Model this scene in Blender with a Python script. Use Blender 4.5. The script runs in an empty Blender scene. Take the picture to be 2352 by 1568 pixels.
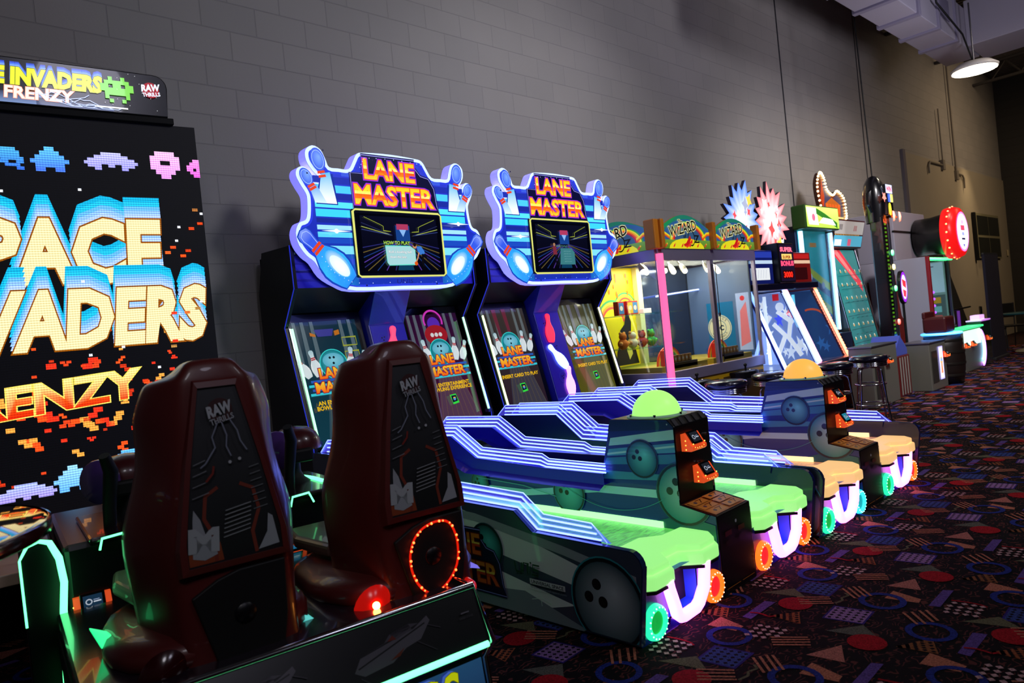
import bpy, bmesh, math, random
from mathutils import Vector, Matrix
R = math.radians
rnd = random.Random(7)
sc = bpy.context.scene
COL = sc.collection

def lin(h, k=1.0):
    if isinstance(h, str):
        h = h.lstrip('#'); v = [int(h[i:i+2], 16)/255 for i in (0, 2, 4)]
    else: v = list(h)
    return tuple(((c/12.92) if c <= .04045 else ((c+.055)/1.055)**2.4)*k for c in v)

# ------------------------------------------------------------------ camera
cam = bpy.data.cameras.new('camera'); cam_o = bpy.data.objects.new('camera', cam); COL.objects.link(cam_o)
cam.sensor_width = 36; cam.lens = 25.053; cam.clip_start = .05; cam.clip_end = 200
r = Vector((0.72632327, -0.6798916, -0.10100454)); d = Vector((-0.07917296, 0.06321545, -0.99485449)); f = Vector((0.68277826, 0.73058279, -0.00791418))
mm = Matrix((r, -d, -f)).transposed().to_4x4(); mm.translation = Vector((0, 0, 1.28)); cam_o.matrix_world = mm
cam.dof.use_dof = True; cam.dof.focus_distance = 4.3; cam.dof.aperture_fstop = 4.0
sc.camera = cam_o
# ------------------------------------------------------------------ world, view
w = bpy.data.worlds.new('world'); sc.world = w; w.use_nodes = True
bg = w.node_tree.nodes['Background']; bg.inputs[0].default_value = (.30, .27, .34, 1); bg.inputs[1].default_value = .006
sc.view_settings.view_transform = 'Standard'; sc.view_settings.look = 'None'; sc.view_settings.exposure = 0; sc.view_settings.gamma = 1
try: sc.view_settings.use_curve_mapping = False
except Exception: pass
sc.cycles.use_denoising = True
sc.cycles.max_bounces = 6; sc.cycles.transparent_max_bounces = 16; sc.cycles.sample_clamp_indirect = 4; sc.cycles.caustics_reflective = False; sc.cycles.caustics_refractive = False
# ------------------------------------------------------------------ hall lights (ceiling fixtures and wall washes, off camera and far down the hall), added fills
def area(name, loc, target, size, energy, color, spread=180, shape='DISK'):
    l = bpy.data.lights.new(name, 'AREA'); l.shape = shape; l.size = size; l.energy = energy; l.color = color; l.spread = R(spread)
    o = bpy.data.objects.new(name, l); COL.objects.link(o); o.location = loc
    o.rotation_euler = (Vector(target)-Vector(loc)).to_track_quat('-Z', 'Y').to_euler(); return o
def spot(name, loc, target, ang, blend, energy, color, rad=.1):
    l = bpy.data.lights.new(name, 'SPOT'); l.spot_size = R(ang); l.spot_blend = blend; l.energy = energy; l.color = color; l.shadow_soft_size = rad
    o = bpy.data.objects.new(name, l); COL.objects.link(o); o.location = loc
    o.rotation_euler = (Vector(target)-Vector(loc)).to_track_quat('-Z', 'Y').to_euler(); return o
area('hall_light', (5.5, -2.0, 5.6), (5.6, 4.8, 2.4), 1.2, 46, (.90, .90, 1.0), 100)
area('hall_light', (1.0, -3.5, 5.6), (3.0, 4.8, 3.2), 1.2, 13, (.82, .80, 1.0), 100)
spot('wall_wash_light', (5.2, 1.4, 5.4), (5.15, 4.8, 2.3), 74, 1, 150, (.92, .92, 1.0), .3)
spot('wall_wash_light', (7.2, 3.2, .9), (6.9, 4.8, 4.6), 60, 1, 60, (.50, .40, 1.0), .3)
spot('wall_wash_light', (12.4, 1.2, 5.2), (12.6, 4.8, 2.2), 80, 1, 62, (1.0, .86, .76), .3)
area('far_hall_light', (19.0, .8, 6.2), (19.2, 4.8, 2.2), 2.5, 62, (1.0, .74, .46), 130)
spot('wall_wash_light', (19.6, 4.1, 5.2), (19.6, 4.75, 0), 60, 1, 170, (1.0, .74, .42), .1)
area('duct_fill', (9.5, .6, 3.2), (11.0, 3.2, 5.1), .8, 28, (.90, .86, 1.0), 120)  # added fill from below, in place of light bounced onto the duct
area('row_fill', (7.5, .2, 4.8), (10.5, 3.8, 1.3), .8, 42, (1.0, .95, .95), 75)  # unseen fill, added to brighten the far row of games
area('hall_light', (-1.2, -1.5, 4.6), (1.9, 2.6, .4), 1.0, 4.5, (.95, .92, 1.0), 80)  # unseen fill added to lift the near seats and side panel
spot('aisle_light', (11.5, .5, 5.5), (11.0, 1.2, 0), 100, 1, 22, (1.0, .86, .80), .3)

# ================================================================== helpers
def props(o, label=None, cat=None, group=None, kind=None):
    if label: o['label'] = label
    if cat: o['category'] = cat
    if group: o['group'] = group
    if kind: o['kind'] = kind
    return o
def thing(name, label, cat, loc=(0, 0, 0), rz=0, group=None):
    o = bpy.data.objects.new(name, None); COL.objects.link(o); o.location = loc; o.rotation_euler = (0, 0, rz); o.empty_display_size = .1
    return props(o, label, cat, group)

_m = {}
def mat(name, color='#808080', rough=.5, metal=0, emit=None, es=0, alpha=1, coat=0, spec=.5, trans=0, samp=None):
    if name in _m: return _m[name]
    m = bpy.data.materials.new(name); m.use_nodes = True; b = m.node_tree.nodes['Principled BSDF']
    c = lin(color) if isinstance(color, str) else color
    b.inputs['Base Color'].default_value = (*c, 1); b.inputs['Roughness'].default_value = rough; b.inputs['Metallic'].default_value = metal
    b.inputs['Specular IOR Level'].default_value = spec; b.inputs['Coat Weight'].default_value = coat
    if trans: b.inputs['Transmission Weight'].default_value = trans
    if alpha < 1: b.inputs['Alpha'].default_value = alpha
    if emit is not None:
        e = lin(emit) if isinstance(emit, str) else emit
        b.inputs['Emission Color'].default_value = (*e, 1); b.inputs['Emission Strength'].default_value = es
    if samp: m.cycles.emission_sampling = samp
    _m[name] = m; return m
def art_mat(name, es=0, rough=.4, coat=0, bump=0, base=1.0, scan=False, samp='NONE'):
    """material that takes its colour from the mesh's own colour layer: printed (es=0) or backlit (es>0)"""
    if name in _m: return _m[name]
    m = bpy.data.materials.new(name); m.use_nodes = True; nt = m.node_tree; b = nt.nodes['Principled BSDF']
    a = nt.nodes.new('ShaderNodeVertexColor'); a.layer_name = 'Col'
    out = a.outputs['Color']
    if es > 0:
        nt.links.new(out, b.inputs['Emission Color']); b.inputs['Emission Strength'].default_value = es
        mx = nt.nodes.new('ShaderNodeMix'); mx.data_type = 'RGBA'; mx.inputs[0].default_value = 1-base
        nt.links.new(out, mx.inputs[6]); mx.inputs[7].default_value = (0, 0, 0, 1); nt.links.new(mx.outputs[2], b.inputs['Base Color'])
    else: nt.links.new(out, b.inputs['Base Color'])
    if scan:                                   # the rows of lamps of a big LED wall
        tc = nt.nodes.new('ShaderNodeTexCoord'); sx = nt.nodes.new('ShaderNodeSeparateXYZ'); nt.links.new(tc.outputs['Object'], sx.inputs[0])
        vals = []
        for i, p in ((0, .0125), (2, .0125)):
            mu = nt.nodes.new('ShaderNodeMath'); mu.operation = 'MULTIPLY'; mu.inputs[1].default_value = 2*math.pi/p; nt.links.new(sx.outputs[i], mu.inputs[0])
            s = nt.nodes.new('ShaderNodeMath'); s.operation = 'SINE'; nt.links.new(mu.outputs[0], s.inputs[0])
            q = nt.nodes.new('ShaderNodeMath'); q.operation = 'MULTIPLY_ADD'; q.inputs[1].default_value = .12 if i == 0 else .26; q.inputs[2].default_value = .88 if i == 0 else .74; nt.links.new(s.outputs[0], q.inputs[0]); vals.append(q)
        pr = nt.nodes.new('ShaderNodeMath'); pr.operation = 'MULTIPLY'; nt.links.new(vals[0].outputs[0], pr.inputs[0]); nt.links.new(vals[1].outputs[0], pr.inputs[1])
        p2 = nt.nodes.new('ShaderNodeMath'); p2.operation = 'MULTIPLY'; p2.inputs[1].default_value = es; nt.links.new(pr.outputs[0], p2.inputs[0]); nt.links.new(p2.outputs[0], b.inputs['Emission Strength'])
    b.inputs['Roughness'].default_value = rough; b.inputs['Coat Weight'].default_value = coat
    m.cycles.emission_sampling = samp
    _m[name] = m; return m

class MB:
    """collects shapes; build() links them as ONE mesh object"""
    def __init__(s): s.v = []; s.f = []; s.mi = []; s.fc = []; s.sm = []; s.mats = []; s.hascol = False
    def _mi(s, m):
        if m not in s.mats: s.mats.append(m)
        return s.mats.index(m)
    def add(s, vs, fs, m=None, col=None, smooth=False):
        o = len(s.v); s.v += [tuple(p) for p in vs]; mi = s._mi(m)
        for fa in fs:
            s.f.append([i+o for i in fa]); s.mi.append(mi); s.sm.append(smooth)
            if col is None: s.fc.append(None)
            elif isinstance(col, list): s.hascol = True; s.fc.append([col[i] for i in fa])
            else: s.hascol = True; s.fc.append([col]*len(fa))
        return s
    def box(s, x0, x1, y0, y1, z0, z1, m=None, col=None):
        vs = [(x, y, z) for z in (z0, z1) for y in (y0, y1) for x in (x0, x1)]
        return s.add(vs, [(0, 2, 3, 1), (4, 5, 7, 6), (0, 1, 5, 4), (1, 3, 7, 5), (3, 2, 6, 7), (2, 0, 4, 6)], m, col)
    def prism(s, pts, O, U, V, N, t, m=None, mside=None, col=None, smooth=False):
        """outline pts in (U,V) at O, thickness t along N (both ways from 0 to t)"""
        O, U, V, N = Vector(O), Vector(U), Vector(V), Vector(N); n = len(pts)
        a = [O+U*p[0]+V*p[1] for p in pts]; b = [p+N*t for p in a]
        s.add(a, [list(range(n))], m, col); s.add(b, [list(range(n))[::-1]], m, col)
        s.add(a+b, [(i, i+n, (i+1) % n+n, (i+1) % n) for i in range(n)], mside or m, col, smooth)
        return s
    def tube(s, path, rad, m=None, n=8, col=None, closed=False, cap=True):
        P = [Vector(p) for p in path]; N = len(P); rads = rad if isinstance(rad, (list, tuple)) else [rad]*N
        vs = []; up = None
        for i, p in enumerate(P):
            if closed: t = (P[(i+1) % N]-P[i-1])
            else: t = (P[min(i+1, N-1)]-P[max(i-1, 0)])
            if t.length < 1e-9: t = Vector((0, 0, 1))
            t.normalize()
            if up is None:
                up = Vector((0, 0, 1)) if abs(t.z) < .9 else Vector((1, 0, 0))
            a = (up-t*up.dot(t))
            if a.length < 1e-6: a = t.orthogonal()
            a.normalize(); up = a; b = t.cross(a)
            sc_ = 1.0
            if 0 < i < N-1 or closed:
                t1 = (P[i]-P[i-1]).normalized(); t2 = (P[(i+1) % N]-P[i]).normalized(); cc = t1.dot(t2); sc_ = 1/max(.6, math.sqrt(max(0, (1+cc)/2)))
            for k in range(n):
                an = 2*math.pi*k/n; vs.append(p+(a*math.cos(an)+b*math.sin(an))*rads[i]*(sc_ if sc_ < 1.3 else 1.3))
        fs = []
        for i in range(N if closed else N-1):
            j = (i+1) % N
            for k in range(n): fs.append((i*n+k, i*n+(k+1) % n, j*n+(k+1) % n, j*n+k))
        s.add(vs, fs, m, col, True)
        if cap and not closed: s.add(vs[:n], [list(range(n))[::-1]], m, col); s.add(vs[-n:], [list(range(n))], m, col)
        return s
    def lathe(s, prof, c=(0, 0, 0), ax=(0, 0, 1), m=None, n=24, col=None, a0=0, a1=2*math.pi, sx=1, sy=1):
        c = Vector(c); Z = Vector(ax).normalized(); X = Z.orthogonal().normalized() if abs(Z.z) < .99 else Vector((1, 0, 0)); Y = Z.cross(X)
        full = abs(a1-a0-2*math.pi) < 1e-6; k_ = n if full else n+1; vs = []
        for (rr, h) in prof:
            for k in range(k_):
                an = a0+(a1-a0)*k/n; vs.append(c+X*(rr*math.cos(an)*sx)+Y*(rr*math.sin(an)*sy)+Z*h)
        fs = []
        for i in range(len(prof)-1):
            for k in range(n):
                k2 = (k+1) % k_; fs.append((i*k_+k, i*k_+k2, (i+1)*k_+k2, (i+1)*k_+k))
        return s.add(vs, fs, m, col, True)
    def ball(s, c, r_, m=None, n=16, col=None, sz=1, half=False):
        k = n//2; lo = 0 if half else -k
        prof = [(r_*math.cos(math.pi/2*i/k), r_*sz*math.sin(math.pi/2*i/k)) for i in range(lo, k+1)]
        return s.lathe(prof, c, (0, 0, 1), m, n, col)
    def build(s, name, m=None, parent=None, bevel=0, seg=2, loc=None, weld=False, subsurf=0):
        me = bpy.data.meshes.new(name); me.from_pydata(s.v, [], s.f)
        for x in s.mats: me.materials.append(x if x is not None else m)
        me.polygons.foreach_set('material_index', s.mi); me.polygons.foreach_set('use_smooth', s.sm)
        if s.hascol:
            ca = me.color_attributes.new('Col', 'FLOAT_COLOR', 'CORNER'); dat = []
            for c in s.fc:
                for q in (c or [(.5, .5, .5)]): dat += [q[0], q[1], q[2], 1.0]
            # corners of a from_pydata mesh keep the order given
            tot = sum(len(x) for x in s.f); dat = []
            for fa, c in zip(s.f, s.fc):
                for i in range(len(fa)):
                    q = c[i] if c else (.5, .5, .5); dat += [q[0], q[1], q[2], 1.0]
            ca.data.foreach_set('color', dat)
        me.validate(); me.update()
        o = bpy.data.objects.new(name, me); COL.objects.link(o)
        if parent is not None: o.parent = parent
        if loc: o.location = loc
        if weld or bevel:
            wd = o.modifiers.new('weld', 'WELD'); wd.merge_threshold = .0002
        if bevel:
            bv = o.modifiers.new('bevel', 'BEVEL'); bv.width = bevel; bv.segments = seg; bv.limit_method = 'ANGLE'; bv.angle_limit = R(35)
        if subsurf:
            ss = o.modifiers.new('sub', 'SUBSURF'); ss.levels = ss.render_levels = subsurf
        return o
def box_o(name, x0, x1, y0, y1, z0, z1, m, parent=None, bevel=.004):
    return MB().box(x0, x1, y0, y1, z0, z1).build(name, m, parent, bevel)
def frame_box(s, a, b, w_, t_, m=None):
    """bar of square section w x t between two points"""
    a, b = Vector(a), Vector(b); dd = (b-a); L = dd.length; dd.normalize(); u = dd.orthogonal().normalized() if abs(dd.z) < .95 else Vector((1, 0, 0)); v = dd.cross(u)
    vs = [p+u*i*w_/2+v*j*t_/2 for p in (a, b) for (i, j) in ((-1, -1), (1, -1), (1, 1), (-1, 1))]
    s.add(vs, [(0, 3, 2, 1), (4, 5, 6, 7), (0, 1, 5, 4), (1, 2, 6, 5), (2, 3, 7, 6), (3, 0, 4, 7)], m); return s

# ---- lettering: glyph outlines turned into mesh and kept
_txt = {}
def glyphs(text, offset=0.0, res=2):
    k = (text, round(offset, 4), res)
    if k in _txt: return _txt[k]
    cu = bpy.data.curves.new('t', 'FONT'); cu.body = text; cu.size = 1; cu.offset = offset; cu.resolution_u = res; cu.align_x = 'LEFT'
    ob = bpy.data.objects.new('t', cu); COL.objects.link(ob); dg = bpy.context.evaluated_depsgraph_get(); dg.update()
    me = ob.evaluated_get(dg).to_mesh(); vs = [(v.co.x, v.co.y) for v in me.vertices]; fs = [list(p.vertices) for p in me.polygons]
    ob.evaluated_get(dg).to_mesh_clear(); bpy.data.objects.remove(ob); bpy.data.curves.remove(cu)
    _txt[k] = (vs, fs); return _txt[k]

def clip_poly(P, cp):
    """clip [(point, colour)] against a convex counter-clockwise polygon"""
    for i in range(len(cp)):
        a, b = cp[i-1], cp[i]; out = []
        side = lambda p: (b[0]-a[0])*(p[1]-a[1])-(b[1]-a[1])*(p[0]-a[0])
        for j in range(len(P)):
            p, q = P[j-1], P[j]; sp, sq = side(p[0]), side(q[0])
            if (sp < 0) != (sq < 0):
                t = sp/(sp-sq); out.append(((p[0][0]+(q[0][0]-p[0][0])*t, p[0][1]+(q[0][1]-p[0][1])*t), mixc(p[1], q[1], t)))
            if sq >= 0: out.append(q)
        P = out
        if not P: break
    return P
def ccw(L):
    return L if sum(L[i-1][0]*L[i][1]-L[i][0]*L[i-1][1] for i in range(len(L))) > 0 else L[::-1]
class Bands:
    """lettering colour in horizontal bands: (from, colour, to, colour) in cap heights"""
    def __init__(s, *b): s.b = b
class Art:
    """flat printed or lit artwork on a plane: each shape a hair above the last"""
    def __init__(s, O, U, V, mb=None, dz=.0004, z=.001):
        s.O = Vector(O); s.U = Vector(U); s.V = Vector(V); s.N = s.U.cross(s.V).normalized(); s.mb = mb or MB(); s.z = z; s.dz = dz; s.clips = None
    def P(s, p, z=None): return s.O+s.U*p[0]+s.V*p[1]+s.N*(s.z if z is None else z)
    def raw(s, pts, faces, col):
        s.z += s.dz
        if isinstance(col, list): c = col
        elif callable(col): c = [col(*p) for p in pts]
        else: c = lin(col) if isinstance(col, str) else col
        if s.clips:
            for cp in s.clips:
                for fa in faces:
                    q = clip_poly([(pts[i], c[i] if isinstance(c, list) else c) for i in fa], cp)
                    if len(q) > 2: s.mb.add([s.P(p) for p, _ in q], [list(range(len(q)))], None, [k for _, k in q])
            return s
        s.mb.add([s.P(p) for p in pts], faces, None, c)
        return s
    def poly(s, pts, col): return s.raw(pts, [list(range(len(pts)))], col)
    def rect(s, x0, y0, x1, y1, col, col2=None, horiz=False):
        if col2 is not None:
            a, b = lin(col) if isinstance(col, str) else col, lin(col2) if isinstance(col2, str) else col2
            fn = (lambda x, y: mixc(a, b, (x-x0)/(x1-x0))) if horiz else (lambda x, y: mixc(a, b, (y-y0)/(y1-y0)))
            return s.poly([(x0, y0), (x1, y0), (x1, y1), (x0, y1)], fn)
        return s.poly([(x0, y0), (x1, y0), (x1, y1), (x0, y1)], col)
    def disc(s, cx, cy, rx, col, ry=None, n=24, col2=None, rot=0, a0=0, a1=360, off=(0, 0)):
        ry = ry or rx; full = a1-a0 >= 360
        pts = [(math.cos(R(a0)+R(a1-a0)*i/n)*rx, math.sin(R(a0)+R(a1-a0)*i/n)*ry) for i in range(n if full else n+1)]
        pts = [(cx+p[0]*math.cos(rot)-p[1]*math.sin(rot), cy+p[0]*math.sin(rot)+p[1]*math.cos(rot)) for p in pts]
        if col2 is None: return s.poly(pts, col)
        a, b = lin(col2) if isinstance(col2, str) else col2, lin(col) if isinstance(col, str) else col
        c = [a]+[b]*len(pts); k = len(pts); it = [(cx+off[0], cy+off[1])]+pts
        return s.raw(it, [(0, i+1, (i+1) % k+1) for i in range(k)], c)
    def ring(s, cx, cy, r0, r1, col, n=32, a0=0, a1=360, sy=1.0):
        full = a1-a0 >= 360; k = n if full else n+1; vs = []
        for i in range(k):
            a = R(a0)+R(a1-a0)*i/n; vs += [(cx+math.cos(a)*r0, cy+math.sin(a)*r0*sy), (cx+math.cos(a)*r1, cy+math.sin(a)*r1*sy)]
        return s.raw(vs, [(2*i, 2*i+1, (2*i+3) % (2*k), (2*i+2) % (2*k)) for i in range(n)], col)
    def line(s, pts, w_, col, closed=False):
        n = len(pts); vs = []; P = [Vector(p) for p in pts]
        for i in range(n):
            a = P[i-1] if (i > 0 or closed) else P[i]; b = P[(i+1) % n] if (i < n-1 or closed) else P[i]
            t = (b-a); t = t.normalized() if t.length > 0 else Vector((1, 0)); nn = Vector((-t.y, t.x)); k = 1
            if 0 < i < n-1 or closed:
                t1 = (P[i]-P[i-1]).normalized(); k = 1/max(.45, abs(t1.dot(t)))
            vs += [tuple(P[i]+nn*w_/2*k), tuple(P[i]-nn*w_/2*k)]
        m_ = n if closed else n-1
        return s.raw(vs, [(2*i, 2*i+1, (2*i+3) % (2*n), (2*i+2) % (2*n)) for i in range(m_)], col)
    def text(s, t, x, y, h, col, w=None, bold=0.0, shear=0.0, rot=0, align='c', out=None, ow=.04, out2=None, ow2=.08, shadow=None, curve=0):
        """h = cap height; w = total width (condenses or stretches)"""
        for (off, c, dx, dy) in ([(ow2, out2, 0, 0)] if out2 else [])+([(ow, shadow[0], shadow[1], shadow[2])] if shadow else [])+([(ow, out, 0, 0)] if out else [])+[(bold, col, 0, 0)]:
            vs, fs = glyphs(t, off if c is not col else bold)
            b0 = glyphs(t, 0)[0]; x0 = min(p[0] for p in b0); x1 = max(p[0] for p in b0)
            kx = (w/(x1-x0)) if w else h/.7; ky = h/.7; W = (x1-x0)*kx; ox = {'c': -W/2, 'l': 0, 'r': -W}[align]
            q = []
            for (a, b) in vs:
                px = (a-x0)*kx+ox+shear*b*ky; py = b*ky+curve*(1-((a-x0)*kx+ox)**2/(W/2)**2)
                q.append((x+dx+px*math.cos(rot)-py*math.sin(rot), y+dy+px*math.sin(rot)+py*math.cos(rot)))
            cc = c
            if isinstance(c, Bands):
                old = s.clips; xs = [p[0] for p in q]; z0 = s.z
                for (t0, c0, t1, c1) in c.b:
                    s.z = z0; s.clips = [[(min(xs)-1, y+t0*h), (max(xs)+1, y+t0*h), (max(xs)+1, y+t1*h), (min(xs)-1, y+t1*h)]]
                    s.raw(q, fs, lambda X, Y, a=lin(c0), b=lin(c1), u=y+t0*h, v=y+t1*h: mixc(a, b, (Y-u)/(v-u)))
                s.clips = old; continue
            if callable(c): cc = (lambda X, Y, c=c: c(X, (Y-y)/h))
            s.raw(q, fs, cc)
        return s
    def build(s, name, m, parent=None): return s.mb.build(name, m, parent)
def mixc(a, b, t):
    t = max(0, min(1, t)); return tuple(a[i]+(b[i]-a[i])*t for i in range(3))
def grad(*st):
    cs = [(t, lin(c) if isinstance(c, str) else c) for t, c in st]
    def g(x, y):
        if y <= cs[0][0]: return cs[0][1]
        for (t0, c0), (t1, c1) in zip(cs, cs[1:]):
            if y <= t1: return mixc(c0, c1, (y-t0)/(t1-t0))
        return cs[-1][1]
    return g
def inset(pts, dd):
    n = len(pts); out = []
    ar = sum(pts[i-1][0]*pts[i][1]-pts[i][0]*pts[i-1][1] for i in range(n)); sg = 1 if ar > 0 else -1
    for i in range(n):
        a, b, c = Vector(pts[i-1]), Vector(pts[i]), Vector(pts[(i+1) % n]); t = (c-a)
        if t.length < 1e-9: t = Vector((1, 0))
        t.normalize(); nn = Vector((-t.y, t.x))*sg; out.append((b.x+nn.x*dd, b.y+nn.y*dd))
    return out
def smooth(pts, n=4, closed=True):
    N = len(pts); out = []
    for i in range(N):
        p0, p1, p2, p3 = pts[i-1], pts[i], pts[(i+1) % N], pts[(i+2) % N]
        for k in range(n):
            t = k/n; out.append(tuple(.5*((2*p1[j])+(-p0[j]+p2[j])*t+(2*p0[j]-5*p1[j]+4*p2[j]-p3[j])*t*t+(-p0[j]+3*p1[j]-3*p2[j]+p3[j])*t**3) for j in range(2)))
    return out
def arc(cx, cy, r_, a0, a1, n=6, ry=None):
    return [(cx+r_*math.cos(R(a0+(a1-a0)*i/n)), cy+(ry or r_)*math.sin(R(a0+(a1-a0)*i/n))) for i in range(n+1)]
# bowling pin outline, height 1, base at 0
PINH = [(.115, 0), (.15, .08), (.19, .22), (.2, .34), (.17, .48), (.10, .62), (.072, .72), (.085, .82), (.10, .9), (.08, .97), (0, 1.0)]
PIN = PINH+[(-x, y) for x, y in PINH[-2::-1]]
def pin_pts(cx, cy, h, rot=0, sx=1.0):
    c, s_ = math.cos(rot), math.sin(rot); return [(cx+(x*sx*c-y*s_)*h, cy+(x*sx*s_+y*c)*h) for x, y in PIN]
def draw_pin(a, cx, cy, h, rot=0, ca='#ffffff', cb='#5ab8ff', out='#123a9a', band='#e0401c', sx=1.0, head=None):
    c, s_ = math.cos(rot), math.sin(rot)
    q = lambda x, y: (cx+(x*sx*c-y*s_)*h, cy+(x*sx*s_+y*c)*h)
    if out: a.poly([q(x*1.14, y*1.03-.012) for x, y in PIN], out)
    A, B_ = lin(ca), lin(cb)
    def fn(X, Y):
        v = ((X-cx)*-s_+(Y-cy)*c)/h; return mixc(A, B_, abs(v-.35)*1.6)
    if head:
        K = len(PINH); lo = [i for i in range(len(PIN)) if PIN[i][1] <= .63]; body = [q(*PIN[i]) for i in range(len(PIN)) if PIN[i][1] <= .725]; hd = [q(*PIN[i]) for i in range(len(PIN)) if PIN[i][1] >= .60]
        a.poly([q(*PIN[i]) for i in range(len(PIN)) if PIN[i][1] <= .725], fn); H0, H1 = lin(head), lin('#b8d0ff')
        a.poly(hd, lambda X, Y: mixc(H0, H1, max(0, (((X-cx)*-s_+(Y-cy)*c)/h-.9)*4)))
        a.line([q(x*.72, .66+(y-.66)*.9) for x, y in PIN if y >= .70], .004, '#a8c0ff')
    else: a.poly(pin_pts(cx, cy, h, rot, sx), fn)
    for y0 in (.62, .68): a.poly([q(-.090, y0), q(.090, y0), q(.082, y0+.042), q(-.082, y0+.042)], band)

# ------------------------------------------------------------------ shared materials
BLACK = mat('black_laminate', '#0b0b10', .35, spec=.4)
BLACKM = mat('black_matte', '#08080a', .6, spec=.3)
NAVY = mat('navy_laminate', '#101a5c', .3, coat=.3)
CHROME = mat('chrome', '#c8c8d0', .12, 1)
STEEL = mat('brushed_steel', '#8a8a90', .35, .9)
GREYM = mat('grey_painted_metal', '#4a4a50', .4, .4)
PRINT = art_mat('printed_graphic', 0, .3, .12)
PRINTM = art_mat('printed_matte', 0, .5)
LIT = art_mat('backlit_graphic', 1.0, .3, .3, base=.25)
LITB = art_mat('backlit_graphic_bright', 1.6, .3, .3, base=.25)
LCD = art_mat('lcd_picture', .8, .12, .5, base=.2)
LCDB = art_mat('lcd_picture_bright', 1.0, .12, .5, base=.2)
def glass_mat(name, tint=(.9, .95, 1), a=.12, rough=.03):
    if name in _m: return _m[name]
    m = bpy.data.materials.new(name); m.use_nodes = True; nt = m.node_tree; nt.nodes.clear()
    o = nt.nodes.new('ShaderNodeOutputMaterial'); t = nt.nodes.new('ShaderNodeBsdfTransparent'); g = nt.nodes.new('ShaderNodeBsdfGlossy'); x = nt.nodes.new('ShaderNodeMixShader'); fr = nt.nodes.new('ShaderNodeLayerWeight'); fr.inputs[0].default_value = .25
    t.inputs[0].default_value = (*tint, 1); g.inputs['Roughness'].default_value = rough
    mu = nt.nodes.new('ShaderNodeMath'); mu.operation = 'MULTIPLY_ADD'; mu.inputs[1].default_value = .5; mu.inputs[2].default_value = a*.3; nt.links.new(fr.outputs['Fresnel'], mu.inputs[0])
    nt.links.new(mu.outputs[0], x.inputs[0]); nt.links.new(t.outputs[0], x.inputs[1]); nt.links.new(g.outputs[0], x.inputs[2]); nt.links.new(x.outputs[0], o.inputs[0]); _m[name] = m; return m
GLASS = glass_mat('clear_glass')
def glow(name, c, s, body='#ffffff'): return mat(name, body, .4, emit=c, es=s)
G_BLUE = glow('led_blue_white', (.19, .27, 1.0), 3.4)
G_GREEN = glow('led_green', (.1, 1, .25), 3.0)
G_PINK = glow('neon_pink_white', (1.0, .20, 1.0), 4.0)
G_AMBER = glow('reader_amber', (1.0, .10, .02), .55, '#ff5010')
AMB_DOT = glow('reader_led', '#ffb030', 2.6)

# ================================================================== the room
def wall_mat(name, base, brick=True, mortar=None):
    m = bpy.data.materials.new(name); m.use_nodes = True; nt = m.node_tree; b = nt.nodes['Principled BSDF']; L = nt.links
    g = nt.nodes.new('ShaderNodeNewGeometry'); sp = nt.nodes.new('ShaderNodeSeparateXYZ'); L.new(g.outputs['Position'], sp.inputs[0])
    cb = nt.nodes.new('ShaderNodeCombineXYZ'); L.new(sp.outputs[0], cb.inputs[0])
    ad = nt.nodes.new('ShaderNodeMath'); ad.operation = 'SUBTRACT'; ad.inputs[1].default_value = .137; L.new(sp.outputs[2], ad.inputs[0]); L.new(ad.outputs[0], cb.inputs[1])
    n = nt.nodes.new('ShaderNodeTexNoise'); n.inputs['Scale'].default_value = 60; n.inputs['Detail'].default_value = 6; L.new(g.outputs['Position'], n.inputs['Vector'])
    n2 = nt.nodes.new('ShaderNodeTexNoise'); n2.inputs['Scale'].default_value = 1.7; L.new(g.outputs['Position'], n2.inputs['Vector'])
    b.inputs['Roughness'].default_value = .55
    c = lin(base); ra = nt.nodes.new('ShaderNodeMix'); ra.data_type = 'RGBA'; ra.inputs[6].default_value = (*[x*.92 for x in c], 1); ra.inputs[7].default_value = (*[x*1.06 for x in c], 1); L.new(n2.outputs[0], ra.inputs[0])
    if brick:
        k = nt.nodes.new('ShaderNodeTexBrick'); L.new(cb.outputs[0], k.inputs['Vector']); k.inputs['Scale'].default_value = 1; k.inputs['Brick Width'].default_value = .387; k.inputs['Row Height'].default_value = .2026; k.inputs['Mortar Size'].default_value = .0045; k.inputs['Mortar Smooth'].default_value = .5; k.offset = .5
        k.inputs['Color1'].default_value = (.97, .97, .97, 1); k.inputs['Color2'].default_value = (1.05, 1.04, 1.03, 1); k.inputs['Mortar'].default_value = (.88, .88, .90, 1); k.inputs['Bias'].default_value = 0
        mu = nt.nodes.new('ShaderNodeMix'); mu.data_type = 'RGBA'; mu.blend_type = 'MULTIPLY'; mu.inputs[0].default_value = 1; L.new(ra.outputs[2], mu.inputs[6]); L.new(k.outputs['Color'], mu.inputs[7]); L.new(mu.outputs[2], b.inputs['Base Color'])
        bp = nt.nodes.new('ShaderNodeBump'); bp.inputs['Strength'].default_value = .6; bp.inputs['Distance'].default_value = .004; bp.invert = True; L.new(k.outputs['Fac'], bp.inputs['Height'])
        b2 = nt.nodes.new('ShaderNodeBump'); b2.inputs['Strength'].default_value = .25; b2.inputs['Distance'].default_value = .003; L.new(n.outputs[0], b2.inputs['Height']); L.new(bp.outputs[0], b2.inputs['Normal']); L.new(b2.outputs[0], b.inputs['Normal'])
    else: L.new(ra.outputs[2], b.inputs['Base Color'])
    return m
WALLM = wall_mat('painted_block_wall', '#a8a3a0')
PLAS = wall_mat('painted_plaster', '#b0a593', False)
DARKW = wall_mat('dark_painted_wall', '#3a3836', True)
def struct(name, o): o.name = name; o['kind'] = 'structure'; return o
YW = 4.82
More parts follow.
